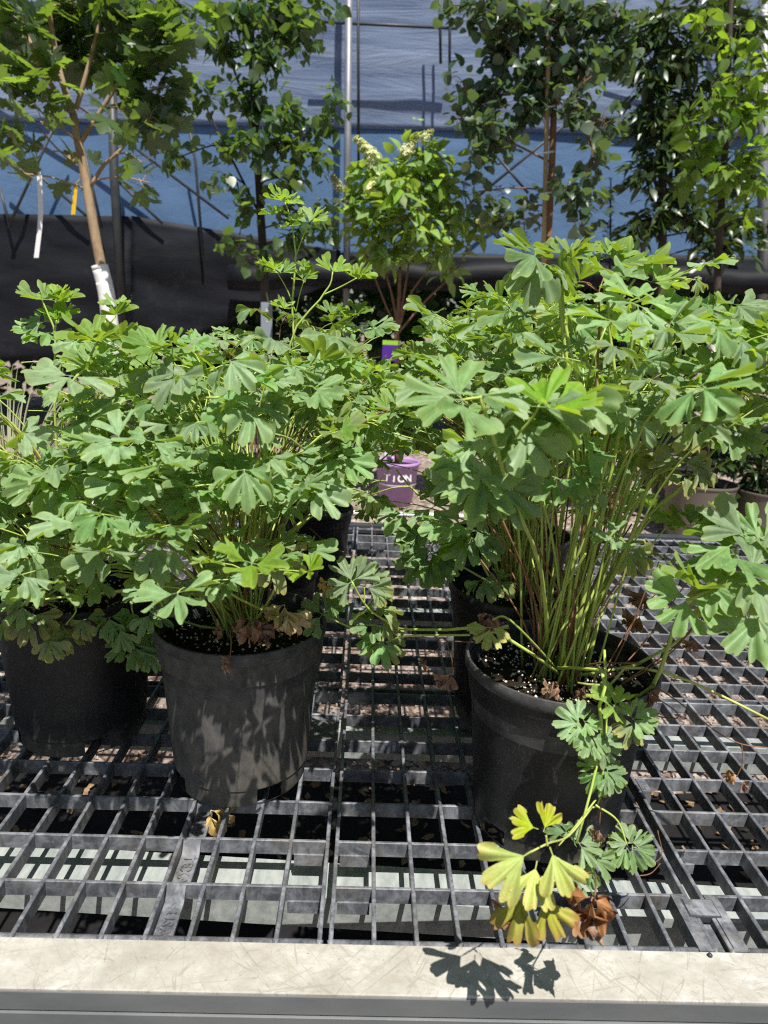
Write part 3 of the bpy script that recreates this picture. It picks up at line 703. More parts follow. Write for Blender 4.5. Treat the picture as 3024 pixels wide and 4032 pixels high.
# --- left edge plant
p0.hstem([p0.crown(), (215, 1600, .98), (218, 1330, .98), (190, 1240, .98), (165, 1180, .98)], .002, .001)
p0.hstem([(215, 1330, .98), (222, 1260, .98)], .001, .0008)
for (px, py, sz, an, kd) in ((160, 1180, .038, -20, 'y'), (215, 1185, .034, 20, 'y'), (225, 1255, .04, 20, 'y'), (165, 1270, .034, -40, 'g'), (190, 1310, .036, 180, 'g'), (130, 1300, .034, -100, 'g'), (250, 1180, .03, 75, 'y')):
    p0.hero(px, py, .98, sz, an, kd, k=.35)
p0.hstem([p0.crown(), (330, 2350, .95), (250, 2310, .9), (130, 2385, .87)], .0022, .0013, 'stem'); p0.hstem([(260, 2350, .9), (300, 2400, .89), (260, 2460, .88)], .0013, .001)
p0.hstem([p0.crown(), (480, 2330, .93), (520, 2400, .9), (520, 2440, .89)], .002, .001)
for (px, py, sz, an, kd, y) in ((90, 2200, .04, 20, 'a', .87), (60, 2190, .034, -70, 'g', .87), (120, 2370, .042, -20, 'a', .86), (90, 2380, .04, -110, 'g', .86), (120, 2420, .045, 190, 'a', .86), (190, 2520, .042, 130, 'a', .86),
        (265, 2480, .038, 190, 'a', .88), (330, 2440, .03, 160, 'a', .88), (430, 2430, .04, 170, 'g', .88), (470, 2470, .042, 150, 'g', .87), (520, 2540, .042, 160, 'g', .88), (580, 2560, .04, 140, 'g', .88), (590, 2420, .04, 110, 'g', .88), (610, 2350, .042, 60, 'g', .9), (340, 2290, .03, 20, 'a', .9), (20, 2440, .036, 200, 'g', .87)):
    p0.hero(px, py, y, sz, an, kd, k=.6)
# --- dusty pot plant: named leaves
p1.hstem([p1.crown(), (330, 1650, .84), (340, 1450, .84), (400, 1320, .84), (455, 1245, .84)], .0022, .001)
for (px, py, sz, an, kd, y, kk) in ((455, 1240, .036, 60, 'y', .84, .3), (450, 1200, .024, 0, 'y', .84, .3), (430, 1330, .04, -10, 'g', .82, .5), (285, 1480, .062, 185, 'g', .76, .55), (600, 1740, .052, 20, 'g', .7, .55), (470, 1730, .05, -100, 'g', .7, .55), (500, 1900, .055, 215, 'g', .7, .5),
        (90, 1705, .05, 20, 'g', .78, .5), (180, 1900, .05, 240, 'g', .74, .5), (860, 1570, .052, 90, 'g', .74, .4), (1130, 1560, .045, -20, 'g', .8, .35), (1240, 1530, .05, 60, 'g', .8, .4), (720, 1950, .045, 200, 'g', .74, .5), (1160, 1790, .042, 160, 'g', .78, .5),
        (900, 2240, .05, 195, 'g', .74, .7), (960, 2190, .04, 60, 'g', .74, .6), (1085, 2190, .048, 175, 'a', .76, .7), (1110, 2150, .036, 30, 'a', .76, .6), (740, 2090, .04, 190, 'g', .76, .6), (640, 2050, .04, 170, 'a', .76, .6), (350, 1650, .05, 80, 'g', .78, .4), (1010, 1700, .045, 20, 'g', .78, .45)):
    p1.hero(px, py, y, sz, an, kd, k=kk)
for (px, py, sz, an, kd) in ((430, 1345, .042, 20, 'g'), (490, 1350, .04, 60, 'y'), (370, 1350, .04, -40, 'g'), (300, 1345, .04, -60, 'g'), (560, 1360, .042, 30, 'g'), (650, 1345, .042, -20, 'g'), (760, 1350, .04, 40, 'g'), (420, 1400, .045, 170, 'g'), (350, 1420, .042, 200, 'g')): p1.hero(px, py, .95, sz, an, kd, k=.4)
for pts in (((1060, 2430, .85), (900, 2330, .78), (905, 2240, .74)), ((1000, 2450, .86), (1090, 2300, .78), (1090, 2195, .76)), ((700, 2440, .9), (560, 2250, .82), (330, 1950, .78), (230, 1830, .76)), ((900, 2420, .88), (740, 2250, .8), (640, 2090, .78), (520, 1900, .71)), ((800, 2000, .82), (760, 1700, .78), (780, 1580, .76), (860, 1565, .74)), ((640, 2000, .84), (620, 1850, .74), (605, 1750, .7))):
    p1.hstem([p1.crown()]+list(pts), .002, .0012)
for (px, py, sz, an, kd, y) in ((985, 2430, .04, 190, 'b', .795), (1020, 2470, .034, 150, 'b', .795), (880, 2480, .024, 230, 'b', .80), (1120, 2380, .044, 175, 't', .80), (1140, 2410, .036, 120, 't', .80), (900, 2590, .026, 185, 'b', .775)):
    p1.hero(px, py, y, sz, an, kd, k=.7)
p1.hstem([(905, 2470, .8), (910, 2530, .785), (905, 2590, .776)], .0007, .0006, 'stem_red')
# --- leggy plant: tall tops
for (tip, pts) in ((None, ((2280, 1900, .8), (2215, 1300, .8), (2200, 1090, .8))), (None, ((2330, 1900, .8), (2220, 1250, .82), (2230, 1060, .82))), (None, ((2420, 1800, .78), (2480, 1400, .76), (2500, 1230, .75))),
        (None, ((2480, 1900, .82), (2640, 1500, .8), (2720, 1240, .8))), (None, ((2500, 2100, .82), (2700, 1900, .8), (2840, 1740, .8))), (None, ((2450, 2000, .84), (2400, 1300, .86), (2390, 1090, .86))), (None, ((2360, 1950, .86), (2350, 1350, .88), (2500, 1100, .88))), (None, ((2470, 2150, .8), (2560, 1900, .76), (2680, 1830, .75)))):
    p2.hstem([p2.crown()]+list(pts), .0027, .0014)
for (px, py, sz, an, kd, y, kk) in ((2110, 1000, .06, -60, 'g', .79, .5), (2150, 1040, .055, 200, 'g', .79, .6), (2230, 1000, .042, 20, 'y', .82, .35), (2240, 1020, .04, 50, 'y', .82, .3), (2395, 1000, .03, 0, 'y', .86, .3), (2360, 1030, .035, -60, 'g', .86, .3), (2420, 1030, .04, 60, 'y', .86, .3),
        (2510, 1040, .055, 15, 'y', .86, .25), (2560, 1110, .05, 40, 'y', .84, .3), (2510, 1200, .055, 195, 'g', .75, .6), (2520, 1180, .05, 10, 'g', .75, .5), (2460, 1090, .04, -30, 'g', .78, .4), (2590, 1200, .04, 100, 'g', .78, .4), (2740, 1190, .052, 10, 'g', .79, .5), (2800, 1220, .05, 60, 'g', .79, .5), (2900, 1200, .046, 60, 'g', .8, .4), (2880, 1260, .05, 120, 'y', .8, .35), (2720, 1260, .04, 200, 'y', .8, .4),
        (2830, 1480, .058, 30, 'g', .76, .55), (2740, 1500, .055, 0, 'g', .76, .55), (2660, 1430, .04, -20, 'g', .8, .4), (2760, 1640, .055, 10, 'g', .74, .55), (2720, 1660, .045, 200, 'a', .74, .55), (2830, 1660, .055, 110, 'y', .75, .3), (2860, 1690, .05, 170, 'g', .75, .6), (2930, 1700, .04, 110, 'g', .76, .5), (2490, 1640, .045, 60, 'g', .76, .5), (2450, 1640, .04, -50, 'g', .77, .4),
        (2690, 1820, .042, 10, 'a', .75, .6), (2740, 1830, .036, 90, 'a', .75, .4), (2690, 1870, .03, 170, 'a', .75, .5), (2980, 1400, .05, -10, 'y', .74, .45), (2990, 1470, .045, 220, 'y', .74, .4), (3010, 1560, .05, 150, 'g', .74, .4), (2300, 1780, .045, 30, 'g', .74, .5), (2190, 1880, .045, 200, 'g', .74, .5), (2270, 1860, .04, 120, 'g', .74, .5),
        (2320, 1950, .03, 190, 'g', .74, .6), (2420, 1930, .02, 180, 't', .78, .6), (2600, 1830, .03, 200, 'a', .78, .6), (2600, 1760, .03, 20, 'a', .78, .6), (2720, 2070, .04, 0, 'y', .8, .2), (2650, 2060, .03, -70, 'y', .8, .25), (2740, 2060, .035, 80, 'y', .8, .25), (2620, 2210, .04, 80, 'a', .9, .3), (2420, 2110, .04, -60, 'g', .74, .4), (2470, 2160, .04, 110, 'a', .74, .5)):
    p2.hero(px, py, y, sz, an, kd, k=kk)
# --- large near leaves leaning to the camera
p2.hstem([p2.crown(), (2130, 2250, .72), (2010, 1950, .64), (1960, 1780, .6), (1890, 1560, .575)], .0026, .0015)
p2.hstem([(1890, 1565, .575), (1850, 1570, .57), (1820, 1575, .57)], .0013, .001); p2.hstem([(2050, 2080, .66), (2000, 1800, .62), (2100, 1640, .6), (2120, 1600, .59)], .0015, .001)
for (px, py, sz, an, kd, y, kk) in ((1890, 1560, 0.0575, 15, 'g', .575, .3), (1820, 1575, 0.0598, -95, 'g', .57, .6), (2120, 1600, 0.0575, 10, 'g', .59, .35), (2150, 1600, 0.0575, 75, 'y', .59, .2), (2060, 1680, 0.0575, 170, 'g', .62, .6), (2010, 1640, 0.0575, 60, 'g', .63, .4), (1880, 1850, 0.0633, 240, 'g', .64, .5), (1900, 1870, 0.0690, 200, 'g', .64, .65), (1930, 1900, 0.0575, 130, 'g', .64, .5), (1850, 1760, 0.0575, -70, 'g', .66, .4)):
    p2.hero(px, py, y, sz, an, kd, k=kk)
# --- right edge branch
p2.hstem([(2300, 2740, .77), (2520, 2740, .76), (2600, 2640, .73), (2660, 2450, .69), (2710, 2370, .67), (2800, 2320, .66)], .003, .0016)
p2.hstem([p2.crown(), (2500, 2620, .8), (2760, 2460, .76), (2860, 2380, .73), (2880, 2260, .72), (2900, 2150, .71)], .0022, .0014); p2.hstem([(2860, 2400, .73), (2910, 2410, .72), (2925, 2390, .72)], .0012, .001)
for (px, py, sz, an, kd, y, kk) in ((2705, 2350, 0.0529, 205, 'g', .64, .6), (2740, 2310, 0.0483, -80, 'y', .64, .3), (2800, 2300, 0.0506, 60, 'g', .64, .4), (2890, 2140, 0.0633, -25, 'g', .66, .55), (2940, 2110, 0.0633, 20, 'g', .66, .5), (2900, 2180, 0.0598, -80, 'g', .66, .5), (3000, 2120, 0.0575, 50, 'g', .66, .4), (2960, 2260, 0.0633, 110, 'g', .64, .6), (2900, 2260, 0.0517, -110, 'y', .67, .4), (2925, 2390, 0.0517, 190, 'g', .72, .6), (2950, 2390, 0.0483, 100, 'g', .72, .5), (3000, 2420, 0.0575, 150, 'g', .62, .6), (2860, 2330, 0.0460, 230, 'a', .68, .5)):
    p2.hero(px, py, y, sz, an, kd, k=kk)
# --- side sprig across the gap
p2.hstem([p2.crown(), (1960, 2490, .74), (1760, 2480, .78), (1590, 2478, .82), (1450, 2460, .84), (1380, 2470, .85), (1275, 2420, .86)], .0022, .0011)
p2.hstem([(1850, 2500, .76), (1600, 2505, .8), (1520, 2530, .81)], .0014, .001); p2.hstem([(1580, 2478, .82), (1480, 2420, .8), (1430, 2370, .79), (1385, 2290, .78)], .0014, .001); p2.hstem([(1435, 2375, .79), (1435, 2310, .79)], .001, .0008)
for (px, py, sz, an, kd, y, kk) in ((1385, 2290, .046, -30, 'g', .78, .9), (1435, 2310, .042, 20, 'g', .79, .9), (1270, 2420, .042, -45, 'g', .86, .8), (1480, 2310, .036, 70, 'a', .79, .5), (1300, 2380, .03, 70, 'g', .86, .5), (1490, 2410, .04, 10, 'a', .8, .5), (1500, 2440, .036, 60, 'a', .81, .6), (1460, 2460, .034, 230, 'g', .81, .6), (1510, 2525, .042, 170, 'a', .81, .8), (1495, 2520, .036, -110, 'g', .81, .6)):
    p2.hero(px, py, y, sz, an, kd, k=kk)
for (px, py, sz, an, kd, y) in ((1300, 2290, .022, 180, 't', .84), (1775, 2650, .028, 180, 'b', .8), (1680, 2600, .02, 200, 'b', .82), (2540, 2330, .03, 190, 'b', .86), (2520, 2420, .03, 200, 'b', .86), (1930, 2420, .03, 200, 'b', .74)):
    p2.hero(px, py, y, sz, an, kd, k=.7)
p2.hstem([(1900, 2530, .76), (1770, 2525, .8), (1760, 2530, .8), (1780, 2600, .8), (1778, 2650, .8)], .0007, .0006, 'stem_red'); p2.hstem([(1760, 2525, .8), (1700, 2570, .82), (1640, 2580, .83)], .0006, .0005, 'stem_red')
# yellowing leaf over the left rim
p2.hero(1930, 2470, .7, .028, 190, 'w', .6); p2.hstem([p2.crown(), (2080, 2510, .74), (1990, 2430, .72), (1940, 2440, .7)], .0014, .001)
# --- stems hanging down the pot front
p2.hstem([p2.crown(), (2370, 2640, .7), (2360, 2780, .685), (2370, 2900, .68), (2330, 3100, .66), (2270, 3320, .635)], .0023, .0013)
p2.hstem([(2380, 2560, .73), (2385, 2700, .7), (2385, 2900, .68), (2360, 3150, .665), (2330, 3180, .66)], .0016, .001); p2.hstem([(2345, 3170, .66), (2430, 3230, .66), (2470, 3330, .655)], .0013, .0008); p2.hstem([(2355, 2980, .67), (2370, 3060, .665), (2360, 3260, .66)], .0008, .0006, 'stem_red')
p2.hstem([(2345, 3150, .66), (2260, 3260, .64), (2200, 3330, .63)], .001, .0008)
for (px, py, sz, an, kd, y, kk) in ((2280, 2850, 0.0306, -100, 'g', .675, .6), (2300, 2840, 0.0252, 60, 'g', .675, .4), (2320, 2890, 0.0342, 200, 'g', .675, .7), (2360, 2930, 0.0306, 150, 'g', .672, .7), (2370, 3030, 0.0324, 220, 'g', .668, .7), (2390, 3040, 0.0306, 120, 'g', .668, .5), (2420, 2780, 0.0324, -30, 'y', .68, .6), (2490, 2830, 0.0324, 50, 'g', .68, .5), (2490, 2850, 0.0324, 210, 'a', .68, .6),
        (2480, 3320, 0.0270, 0, 'g', .655, .6), (2490, 3335, 0.0306, 110, 'g', .655, .6), (2470, 3340, 0.0288, 230, 'g', .655, .6), (2280, 3320, 0.0306, 60, 'g', .65, .6), (2330, 3380, 0.0306, 120, 'g', .64, .6), (2260, 3430, 0.0306, 190, 'g', .64, .6), (2230, 3280, 0.0270, 20, 'g', .65, .5)):
    p2.hero(px, py, y, sz, an, kd, k=kk)
YD = .50
W1 = [trio(200+i, 'columbine_yellow' if i < 2 else 'columbine_scorched', .12 if i < 2 else .35, .08, .03 if i < 2 else .18, spread=75, stalk=.16, count=1) for i in range(4)]
if up_check < 0:
    for me in W1: me.flip_normals()
p2.hstem([(2330, 3180, .66), (2240, 3290, .59), (2160, 3320, YD+.02), (2080, 3360, YD)], .0012, .0008, 'stem_yellow'); p2.hstem([(2155, 3330, YD), (2150, 3290, YD)], .001, .0008, 'stem_yellow')
for (px, py, sz, an, mi, y, kk) in ((2095, 3350, 0.0476, 232, 0, YD, .85), (2165, 3335, 0.0461, 170, 1, YD, .85), (2120, 3265, 0.0318, -80, 0, YD+.01, .5), (2140, 3275, 0.0257, 25, 1, YD+.01, .5), (2060, 3520, 0.0423, 205, 2, YD+.005, .8), (2125, 3500, 0.0438, 165, 3, YD+.005, .8), (2115, 3390, 0.0454, 195, 0, YD+.006, .8)):
    p2.hero(px, py, y, sz, an, k=kk, mesh=W1[mi])
p2.hero(2035, 3600, YD, .03, 200, 'b', .6); p2.hero(2330, 3530, YD+.01, .048, 190, 'b', .7); p2.hero(2340, 3610, YD+.01, .028, 190, 'b', .7)
p2.hstem([(2290, 3440, .63), (2340, 3440, .615), (2345, 3500, YD+.01), (2335, 3570, YD+.01)], .001, .0007, 'stem_red')
p2.hero(2360, 3270, .655, .018, 190, 'b', .6)
# --- long pale runner and dry stems on the right
p2.hstem([p2.crown(), (2400, 2700, .76), (2460, 2630, .76), (2620, 2650, .75), (2800, 2720, .74), (3040, 2840, .73)], .0018, .0016, 'stem_yellow')
for pts in (((2440, 2700, .76), (2620, 2590, .74), (2750, 2450, .72), (2820, 2400, .71)), ((2450, 2690, .76), (2640, 2560, .74), (2760, 2430, .73)), ((2400, 2650, .78), (2480, 2480, .78), (2560, 2280, .78)), ((2380, 2640, .78), (2500, 2440, .8), (2640, 2270, .8)), ((2420, 2660, .8), (2560, 2500, .82), (2700, 2300, .84), (2810, 2190, .84)),
            ((2440, 2780, .73), (2640, 2830, .7), (2660, 2800, .7), (2540, 2720, .71)), ((2560, 2690, .74), (2680, 2770, .72), (2820, 2880, .7), (2920, 2930, .69), (3030, 2945, .68))):
    p2.hstem(list(pts), .0009, .0006, 'stem_red')
p2.hstem([(2920, 2930, .69), (2925, 3000, .69), (2900, 3060, .69)], .0006, .0005, 'stem_red'); p2.hero(2895, 3050, .69, .016, 230, 'b', .6); p2.hero(2920, 3080, .69, .016, 110, 'b', .6)
p2.hero(2450, 2740, .735, .024, 80, 'b', .4); p2.hero(2560, 2720, .73, .022, 100, 'b', .4); p2.hero(2735, 2520, .73, .02, 190, 'b', .5); p2.hero(2200, 2700, .74, .026, -80, 'b', .2); p2.hero(2270, 2720, .735, .022, 60, 'b', .2)
for pts in (((2480, 3420, .655), (2600, 3380, .65), (2590, 3270, .655)), ((2500, 3450, .652), (2560, 3440, .65), (2600, 3400, .65))): p2.hstem(list(pts), .0006, .0005, 'stem_red')
# --- p3 left-hand leaves, p5 stalk fan
for (px, py, sz, an, kd, y, kk) in ((1590, 2020, .045, -110, 'g', .98, .5), (1650, 2080, .045, 200, 'g', .97, .5), (1690, 2150, .05, -60, 'g', .95, .6), (1690, 2170, .055, 225, 'g', .95, .75), (1700, 2180, .052, 165, 'g', .95, .75), (1720, 2150, .045, 60, 'y', .95, .6), (1900, 2280, .036, 170, 'g', .9, .5), (1470, 1960, .036, 190, 'g', 1.15, .7), (1450, 2000, .036, 150, 'g', 1.15, .7), (1960, 2290, .036, 120, 'a', .9, .6), (1700, 2000, .045, 150, 'g', .95, .5)):
    p3.hero(px, py, y, sz, an, kd, k=kk)
for pts in (((1990, 2330, 1.0), (1800, 2220, .98), (1700, 2170, .95)), ((1960, 2330, 1.0), (1800, 2050, 1.0), (1650, 1950, 1.0), (1560, 1850, 1.0))): p3.hstem([p3.crown()]+list(pts), .0019, .0012)
for k in range(4):
    p4.hstem([p4.crown(), (1180+12*k, 2060-6*k, 1.2), (1330+22*k, 1940-10*k, 1.25), (1480+18*k, 1830-16*k, 1.3)], .0022, .0013, 'stem_yellow')
p4.hstem([(1200, 2060, 1.15), (1310, 1930, 1.16), (1340, 1890, 1.16)], .0016, .001, 'stem_red'); p4.hstem([(1220, 2080, 1.1), (1300, 2150, 1.02), (1370, 2180, 1.0)], .0012, .0008, 'stem_red'); p5.hstem([(1420, 1990, 1.65), (1460, 2060, 1.6), (1490, 2130, 1.6)], .0007, .0006, 'stem_red')
# fallen leaf caught under the dusty pot, and a ladybird
fl = put('fallen_leaf', TR['t'][0], None, mat=frame(at(830, 3195, .822)+Vector((0, 0, .002)), CR*.6+CU*-.1, UPV*.9-FWD*.5, .034)); tag(fl, 'dry tan leaf caught under the front edge of the dusty pot', 'leaf')
fs = obj('leaf_stalk', *tube(bez([at(830, 3195, .821), at(838, 3240, .81), at(795, 3310, .80)], 8), .0009, .0007, 5), 'stem_yellow', fl) if False else None
V, Fc = tube(bez([at(850, 3195, .815), at(838, 3245, .80), at(800, 3308, .785)], 8), .0009, .0007, 5)
inv = fl.matrix_local.inverted(); me = mk('stalk', [inv @ v for v in V], Fc, 'stem_yellow'); o = bpy.data.objects.new('stalk', me); COL.objects.link(o); o.parent = fl
lb = empty('ladybird', at(2323, 1893, .735), 'tiny orange ladybird clinging to a leaf among the tall stems', 'ladybird')
V, Fc = lathe([(.0034*math.cos(a), .0028*math.sin(a)) for a in np.linspace(0, 1.55, 7)], 14); put('wing_case', mk('wing_case', V, Fc, 'red'), lb, mat=frame(lb.location, CU, -FWD+UPV*.4))
V, Fc = lathe([(.0014*math.cos(a), .0014*math.sin(a)) for a in np.linspace(-1.2, 1.55, 7)], 10); put('head', mk('head', V, Fc, 'black'), lb, Vector(lb.location)+CU*.0034)

# ------------------------------------------------------------------ broad leaves of the trees
def outline_leaf(pts, m, fold=.16, droop=.2, name='leaf'):
    """half outline (x, y) from base to tip, mirrored, with a folded midrib"""
    V, Fc, UV = [], [], []
    n = len(pts)
    for (x, y) in pts: V.append(Vector((0, y, -droop*y*y))); UV.append((.5, y))
    for sgn in (1, -1):
        o = len(V)
        for (x, y) in pts: V.append(Vector((sgn*x, y, fold*abs(x)-droop*y*y-.1*x*x))); UV.append((.5+sgn*x*.5, y))
        for i in range(n-1):
            f = (i, o+i, o+i+1, i+1); Fc.append(f if sgn > 0 else f[::-1])
    # petiole
    o = len(V); V += [Vector((-.012, -.45, .05)), Vector((.012, -.45, .05)), Vector((.008, .02, 0)), Vector((-.008, .02, 0))]; UV += [(.5, .1)]*4; Fc.append((o, o+1, o+2, o+3))
    return mk(name, V, Fc, m, True, UV)
def maple_leaf(m, seed):
    r = random.Random(seed)
    half = [(0, 0), (.1, -.02), (.32, -.12), (.3, .0), (.52, .03), (.42, .14), (.72, .3), (.66, .36), (.78, .52), (.6, .5), (.5, .62), (.44, .52), (.28, .44), (.3, .62), (.38, .74), (.22, .76), (.14, .9), (0, 1.02)]
    V, Fc, UV = [Vector((0, .2, 0))], [], [(.5, .2)]
    out = [(x*r.uniform(.92, 1.08), y) for x, y in half] + [(-x*r.uniform(.92, 1.08), y) for x, y in half[-2:0:-1]]
    w = r.uniform(.05, .3)
    for (x, y) in out: V.append(Vector((x, y, w*abs(x)*.5-.3*(y-.2)**2*w*3-.12*x*x))); UV.append((.5+x*.5, y))
    n = len(out)
    for i in range(n): Fc.append((0, 1+i, 1+(i+1) % n))
    o = len(V); V += [Vector((-.012, -.6, .08)), Vector((.012, -.6, .08)), Vector((.008, .02, 0)), Vector((-.008, .02, 0))]; UV += [(.5, .1)]*4; Fc.append((o, o+1, o+2, o+3))
    return mk('maple_leaf', V, Fc, m, True, UV)
LEAF = {
 'maple': [maple_leaf('maple', i) for i in range(4)],
 'aspen': [outline_leaf([(.0, 0), (.3, .06), (.42, .25), (.4, .45), (.46, .52), (.26, .72), (.1, .92), (0, 1.02)], 'aspen', f, d) for f, d in ((.2, .2), (.35, .5), (.1, .05))],
 'katsura': [outline_leaf([(.0, .04), (.22, -.04), (.44, .12), (.5, .36), (.4, .62), (.22, .82), (0, .98)], 'katsura', f, d) for f, d in ((.15, .2), (.3, .45), (.05, .0))],
 'hornbeam': [outline_leaf([(0, 0), (.2, .03), (.32, .2), (.36, .3), (.33, .34), (.36, .46), (.31, .5), (.31, .62), (.22, .68), (.2, .8), (.1, .88), (0, 1.05)], 'hornbeam', f, d) for f, d in ((.2, .15), (.4, .4), (.1, .6))],
 'hydrangea': [outline_leaf([(0, 0), (.16, .05), (.28, .22), (.3, .42), (.22, .66), (.09, .88), (0, 1)], 'hydrangea', f, d) for f, d in ((.2, .25), (.4, .5), (.1, .7))],
 'dark': [outline_leaf([(0, 0), (.12, .1), (.2, .4), (.12, .75), (0, 1)], 'dark_leaf', f, d) for f, d in ((.2, .25), (.3, .6))]}
def join_leaves(kind, mats, m):
    V, Fc = [], []; UV = []
    src = []
    for me in LEAF[kind]:
        src.append(([v.co.copy() for v in me.vertices], [tuple(p.vertices) for p in me.polygons]))
    for mt in mats:
        v, f = src[rng.randrange(len(src))]; o = len(V)
        V += [mt @ p for p in v]; Fc += [tuple(o+i for i in q) for q in f]; UV += [(.5, .5)]*len(v)
    return V, Fc, UV
def tree(name, base, trunk, r0, r1, blobs, kind, size, label, bark, cat='tree', group=None, trunk_mat=None, droop=.35, limbs=(), maxparts=290, twig_r=.0022, lsh=.045, upn=.7, dens=1.3):
    t = empty(name, base, label, cat, group)
    tp = bez(trunk, 24); V, Fc = tube(tp, r0, r1, 10); obj('trunk', V, Fc, trunk_mat or bark, t)
    for lp, ra, rb_ in limbs: V, Fc = tube(bez(lp, 12), ra, rb_, 7); obj('branch', V, Fc, bark, t)
    allpts = list(tp)
    for lp, _, _ in limbs: allpts += bez(lp, 12)
    mats = []; TV, TF = [], []
    for (px, py, y, rx, ry, n) in blobs:
        c = at(px, py, y); sc_ = y*.97/F; rx_, rz_ = rx*sc_, ry*sc_; rd = max(.12, min(rx_, rz_)*.8)
        q = min(allpts, key=lambda p: (p-c).length+.6*max(0, p.z-c.z))
        tube(bez([q, q.lerp(c, .5)+Vector((0, 0, .02)), c], 6), twig_r*2.2, twig_r*1.4, 5, TV, TF)
        n = round(n*dens); nt = max(3, n//7)
        for k in range(nt):
            while True:
                d = rv()
                if d.length < 1: break
            d = d*(1 if d.length > .5 else 1.5)
            e = c+Vector((d.x*rx_, d.y*rd, d.z*rz_)); s0 = q.lerp(c, rng.uniform(.55, 1.0))+rv(.02)
            path = bez([s0, s0.lerp(e, .5)+UPV*rng.uniform(-.01, .04), e], 8); tube(path, twig_r, twig_r*.5, 4, TV, TF)
            m = max(2, round(n/nt*rng.uniform(.7, 1.3)))
            for j in range(m):
                p = path[min(8, max(0, int(rng.uniform(.15, 1.0)*len(path))-1))]
                dr = rv().normalized(); pos = p+dr*rng.uniform(.3, 1)*lsh
                f = dr*.8-UPV*rng.uniform(0, 1)*droop*2+(e-s0).normalized()*.4
                nn = UPV*upn+rv(.75)
                mats.append(frame(pos, f, nn, size*rng.uniform(.6, 1.25)))
    tag(obj('twigs', TV, TF, bark, t), kind='stuff')
    mats.sort(key=lambda m: (m.translation-CPOS).length/max(.01, m.to_scale()[0]))
    for mt in mats[:maxparts]: put('leaf', LEAF[kind][rng.randrange(len(LEAF[kind]))], t, mat=mt)
    rest = mats[maxparts:]
    if rest:
        V, Fc, UV = join_leaves(kind, rest, None); tag(obj('foliage', V, Fc, LEAF[kind][0].materials[0], t, True, UV), kind='stuff')
    return t
def gpot(x, y, h, rt, rb, label, m='greypot'):
    return pot(x, y, h, rt, rb, m, label, group='large pots standing on the gravel', z0=GZ, soil=.05, holes=False, collar=False, perl=0)
# maple on the left
YM = 3.7
mb = at(470, 1480, YM); mbz = Vector((mb.x+.03, YM, GZ+.25))
gpot(mbz.x, YM, .32, .19, .15, 'large black pot on the gravel holding the white wrapped maple')
def A(y, *pp): return [at(a, b, y) for a, b in pp]
mt = tree('maple_tree', (mbz.x, YM, GZ+.25), [mbz]+A(YM, (440, 1300), (400, 1060), (370, 900), (335, 700), (308, 560), (288, 450)), .028, .018,
     [(70, 60, 3.5, 130, 90, 60), (300, 40, 3.8, 150, 80, 90), (520, 60, 3.7, 140, 90, 110), (620, 160, 3.6, 100, 110, 90), (130, 170, 3.9, 120, 100, 70), (70, 330, 3.5, 100, 110, 60), (480, 280, 3.8, 130, 130, 90), (650, 330, 3.7, 90, 120, 80), (700, 60, 3.9, 110, 90, 90), (160, 480, 3.4, 70, 70, 22), (40, 560, 3.6, 80, 90, 30), (30, 680, 3.4, 60, 60, 12), (470, 430, 3.6, 70, 60, 16), (250, 160, 3.9, 110, 110, 70), (350, 250, 3.95, 110, 80, 50), (560, 640, 3.6, 60, 40, 4), (590, 720, 3.6, 50, 50, 5), (300, 720, 3.7, 40, 40, 4), (600, 480, 3.6, 60, 50, 12)],
     'maple', .092, 'maple sapling with lobed leaves and a white wrapped trunk at the left', 'bark', limbs=[
       (A(YM, (290, 455), (240, 300), (205, 120), (180, -60)), .017, .009), (A(YM, (290, 455), (180, 300), (110, 150), (20, 20), (-30, -40)), .014, .007), (A(YM, (300, 430), (355, 240), (390, 100), (420, -40)), .012, .006), (A(YM, (312, 570), (420, 400), (520, 240), (580, 120)), .012, .005), (A(YM, (360, 730), (410, 650), (500, 560), (530, 440)), .01, .005), (A(YM, (300, 640), (230, 590), (150, 500)), .006, .003), (A(YM, (305, 640), (250, 600), (190, 595)), .005, .003)], droop=.5, dens=.62, lsh=.11)
wp = bez(A(YM, (392, 1045), (418, 1150), (435, 1290), (450, 1420)), 10)
V, Fc = tube(wp, .0385, .041, 14)
for i in range(0, len(wp)-1, 2): tube([wp[i], wp[i].lerp(wp[i+1], .5)], .0392, .039, 14, V, Fc)
obj('trunk_wrap', V, Fc, 'wrap', mt)
def strip(name, a, b, w, m, label, cat, bendv=Vector((0, 0, 0))):
    path = bez([a, a.lerp(b, .5)+bendv, b], 8); sd = CR*w/2; V, Fc = [], []
    for i, p in enumerate(path):
        tw = sd*math.cos(.25*math.sin(i*.8)); dz = FWD*.0006
        V += [p-tw-dz, p+tw-dz, p+tw+dz, p-tw+dz]
        if i:
            o = 4*i
            for k in range(4): k2 = (k+1) % 4; Fc.append((o-4+k, o-4+k2, o+k2, o+k))
    Fc += [(3, 2, 1, 0), tuple(len(V)-4+k for k in range(4))]
    e = empty(name, a, label, cat); obj('strip', V, Fc, m, e, smooth=False)
    V, Fc = tube(bez([a, a+CU*.012+CR*.006, a+CU*.012-CR*.006, a], 9), .0012, .0012, 5); obj('loop', V, Fc, m, e); return e
strip('plant_tag', at(155, 690, 3.45), at(143, 1015, 3.45), .022, 'white', 'long white plastic tag hanging from a maple twig', 'tag', CR*.012)
strip('plant_tag', at(298, 735, 3.62), at(288, 845, 3.62), .02, 'yellow', 'small yellow plastic tag hanging against the maple trunk', 'tag')
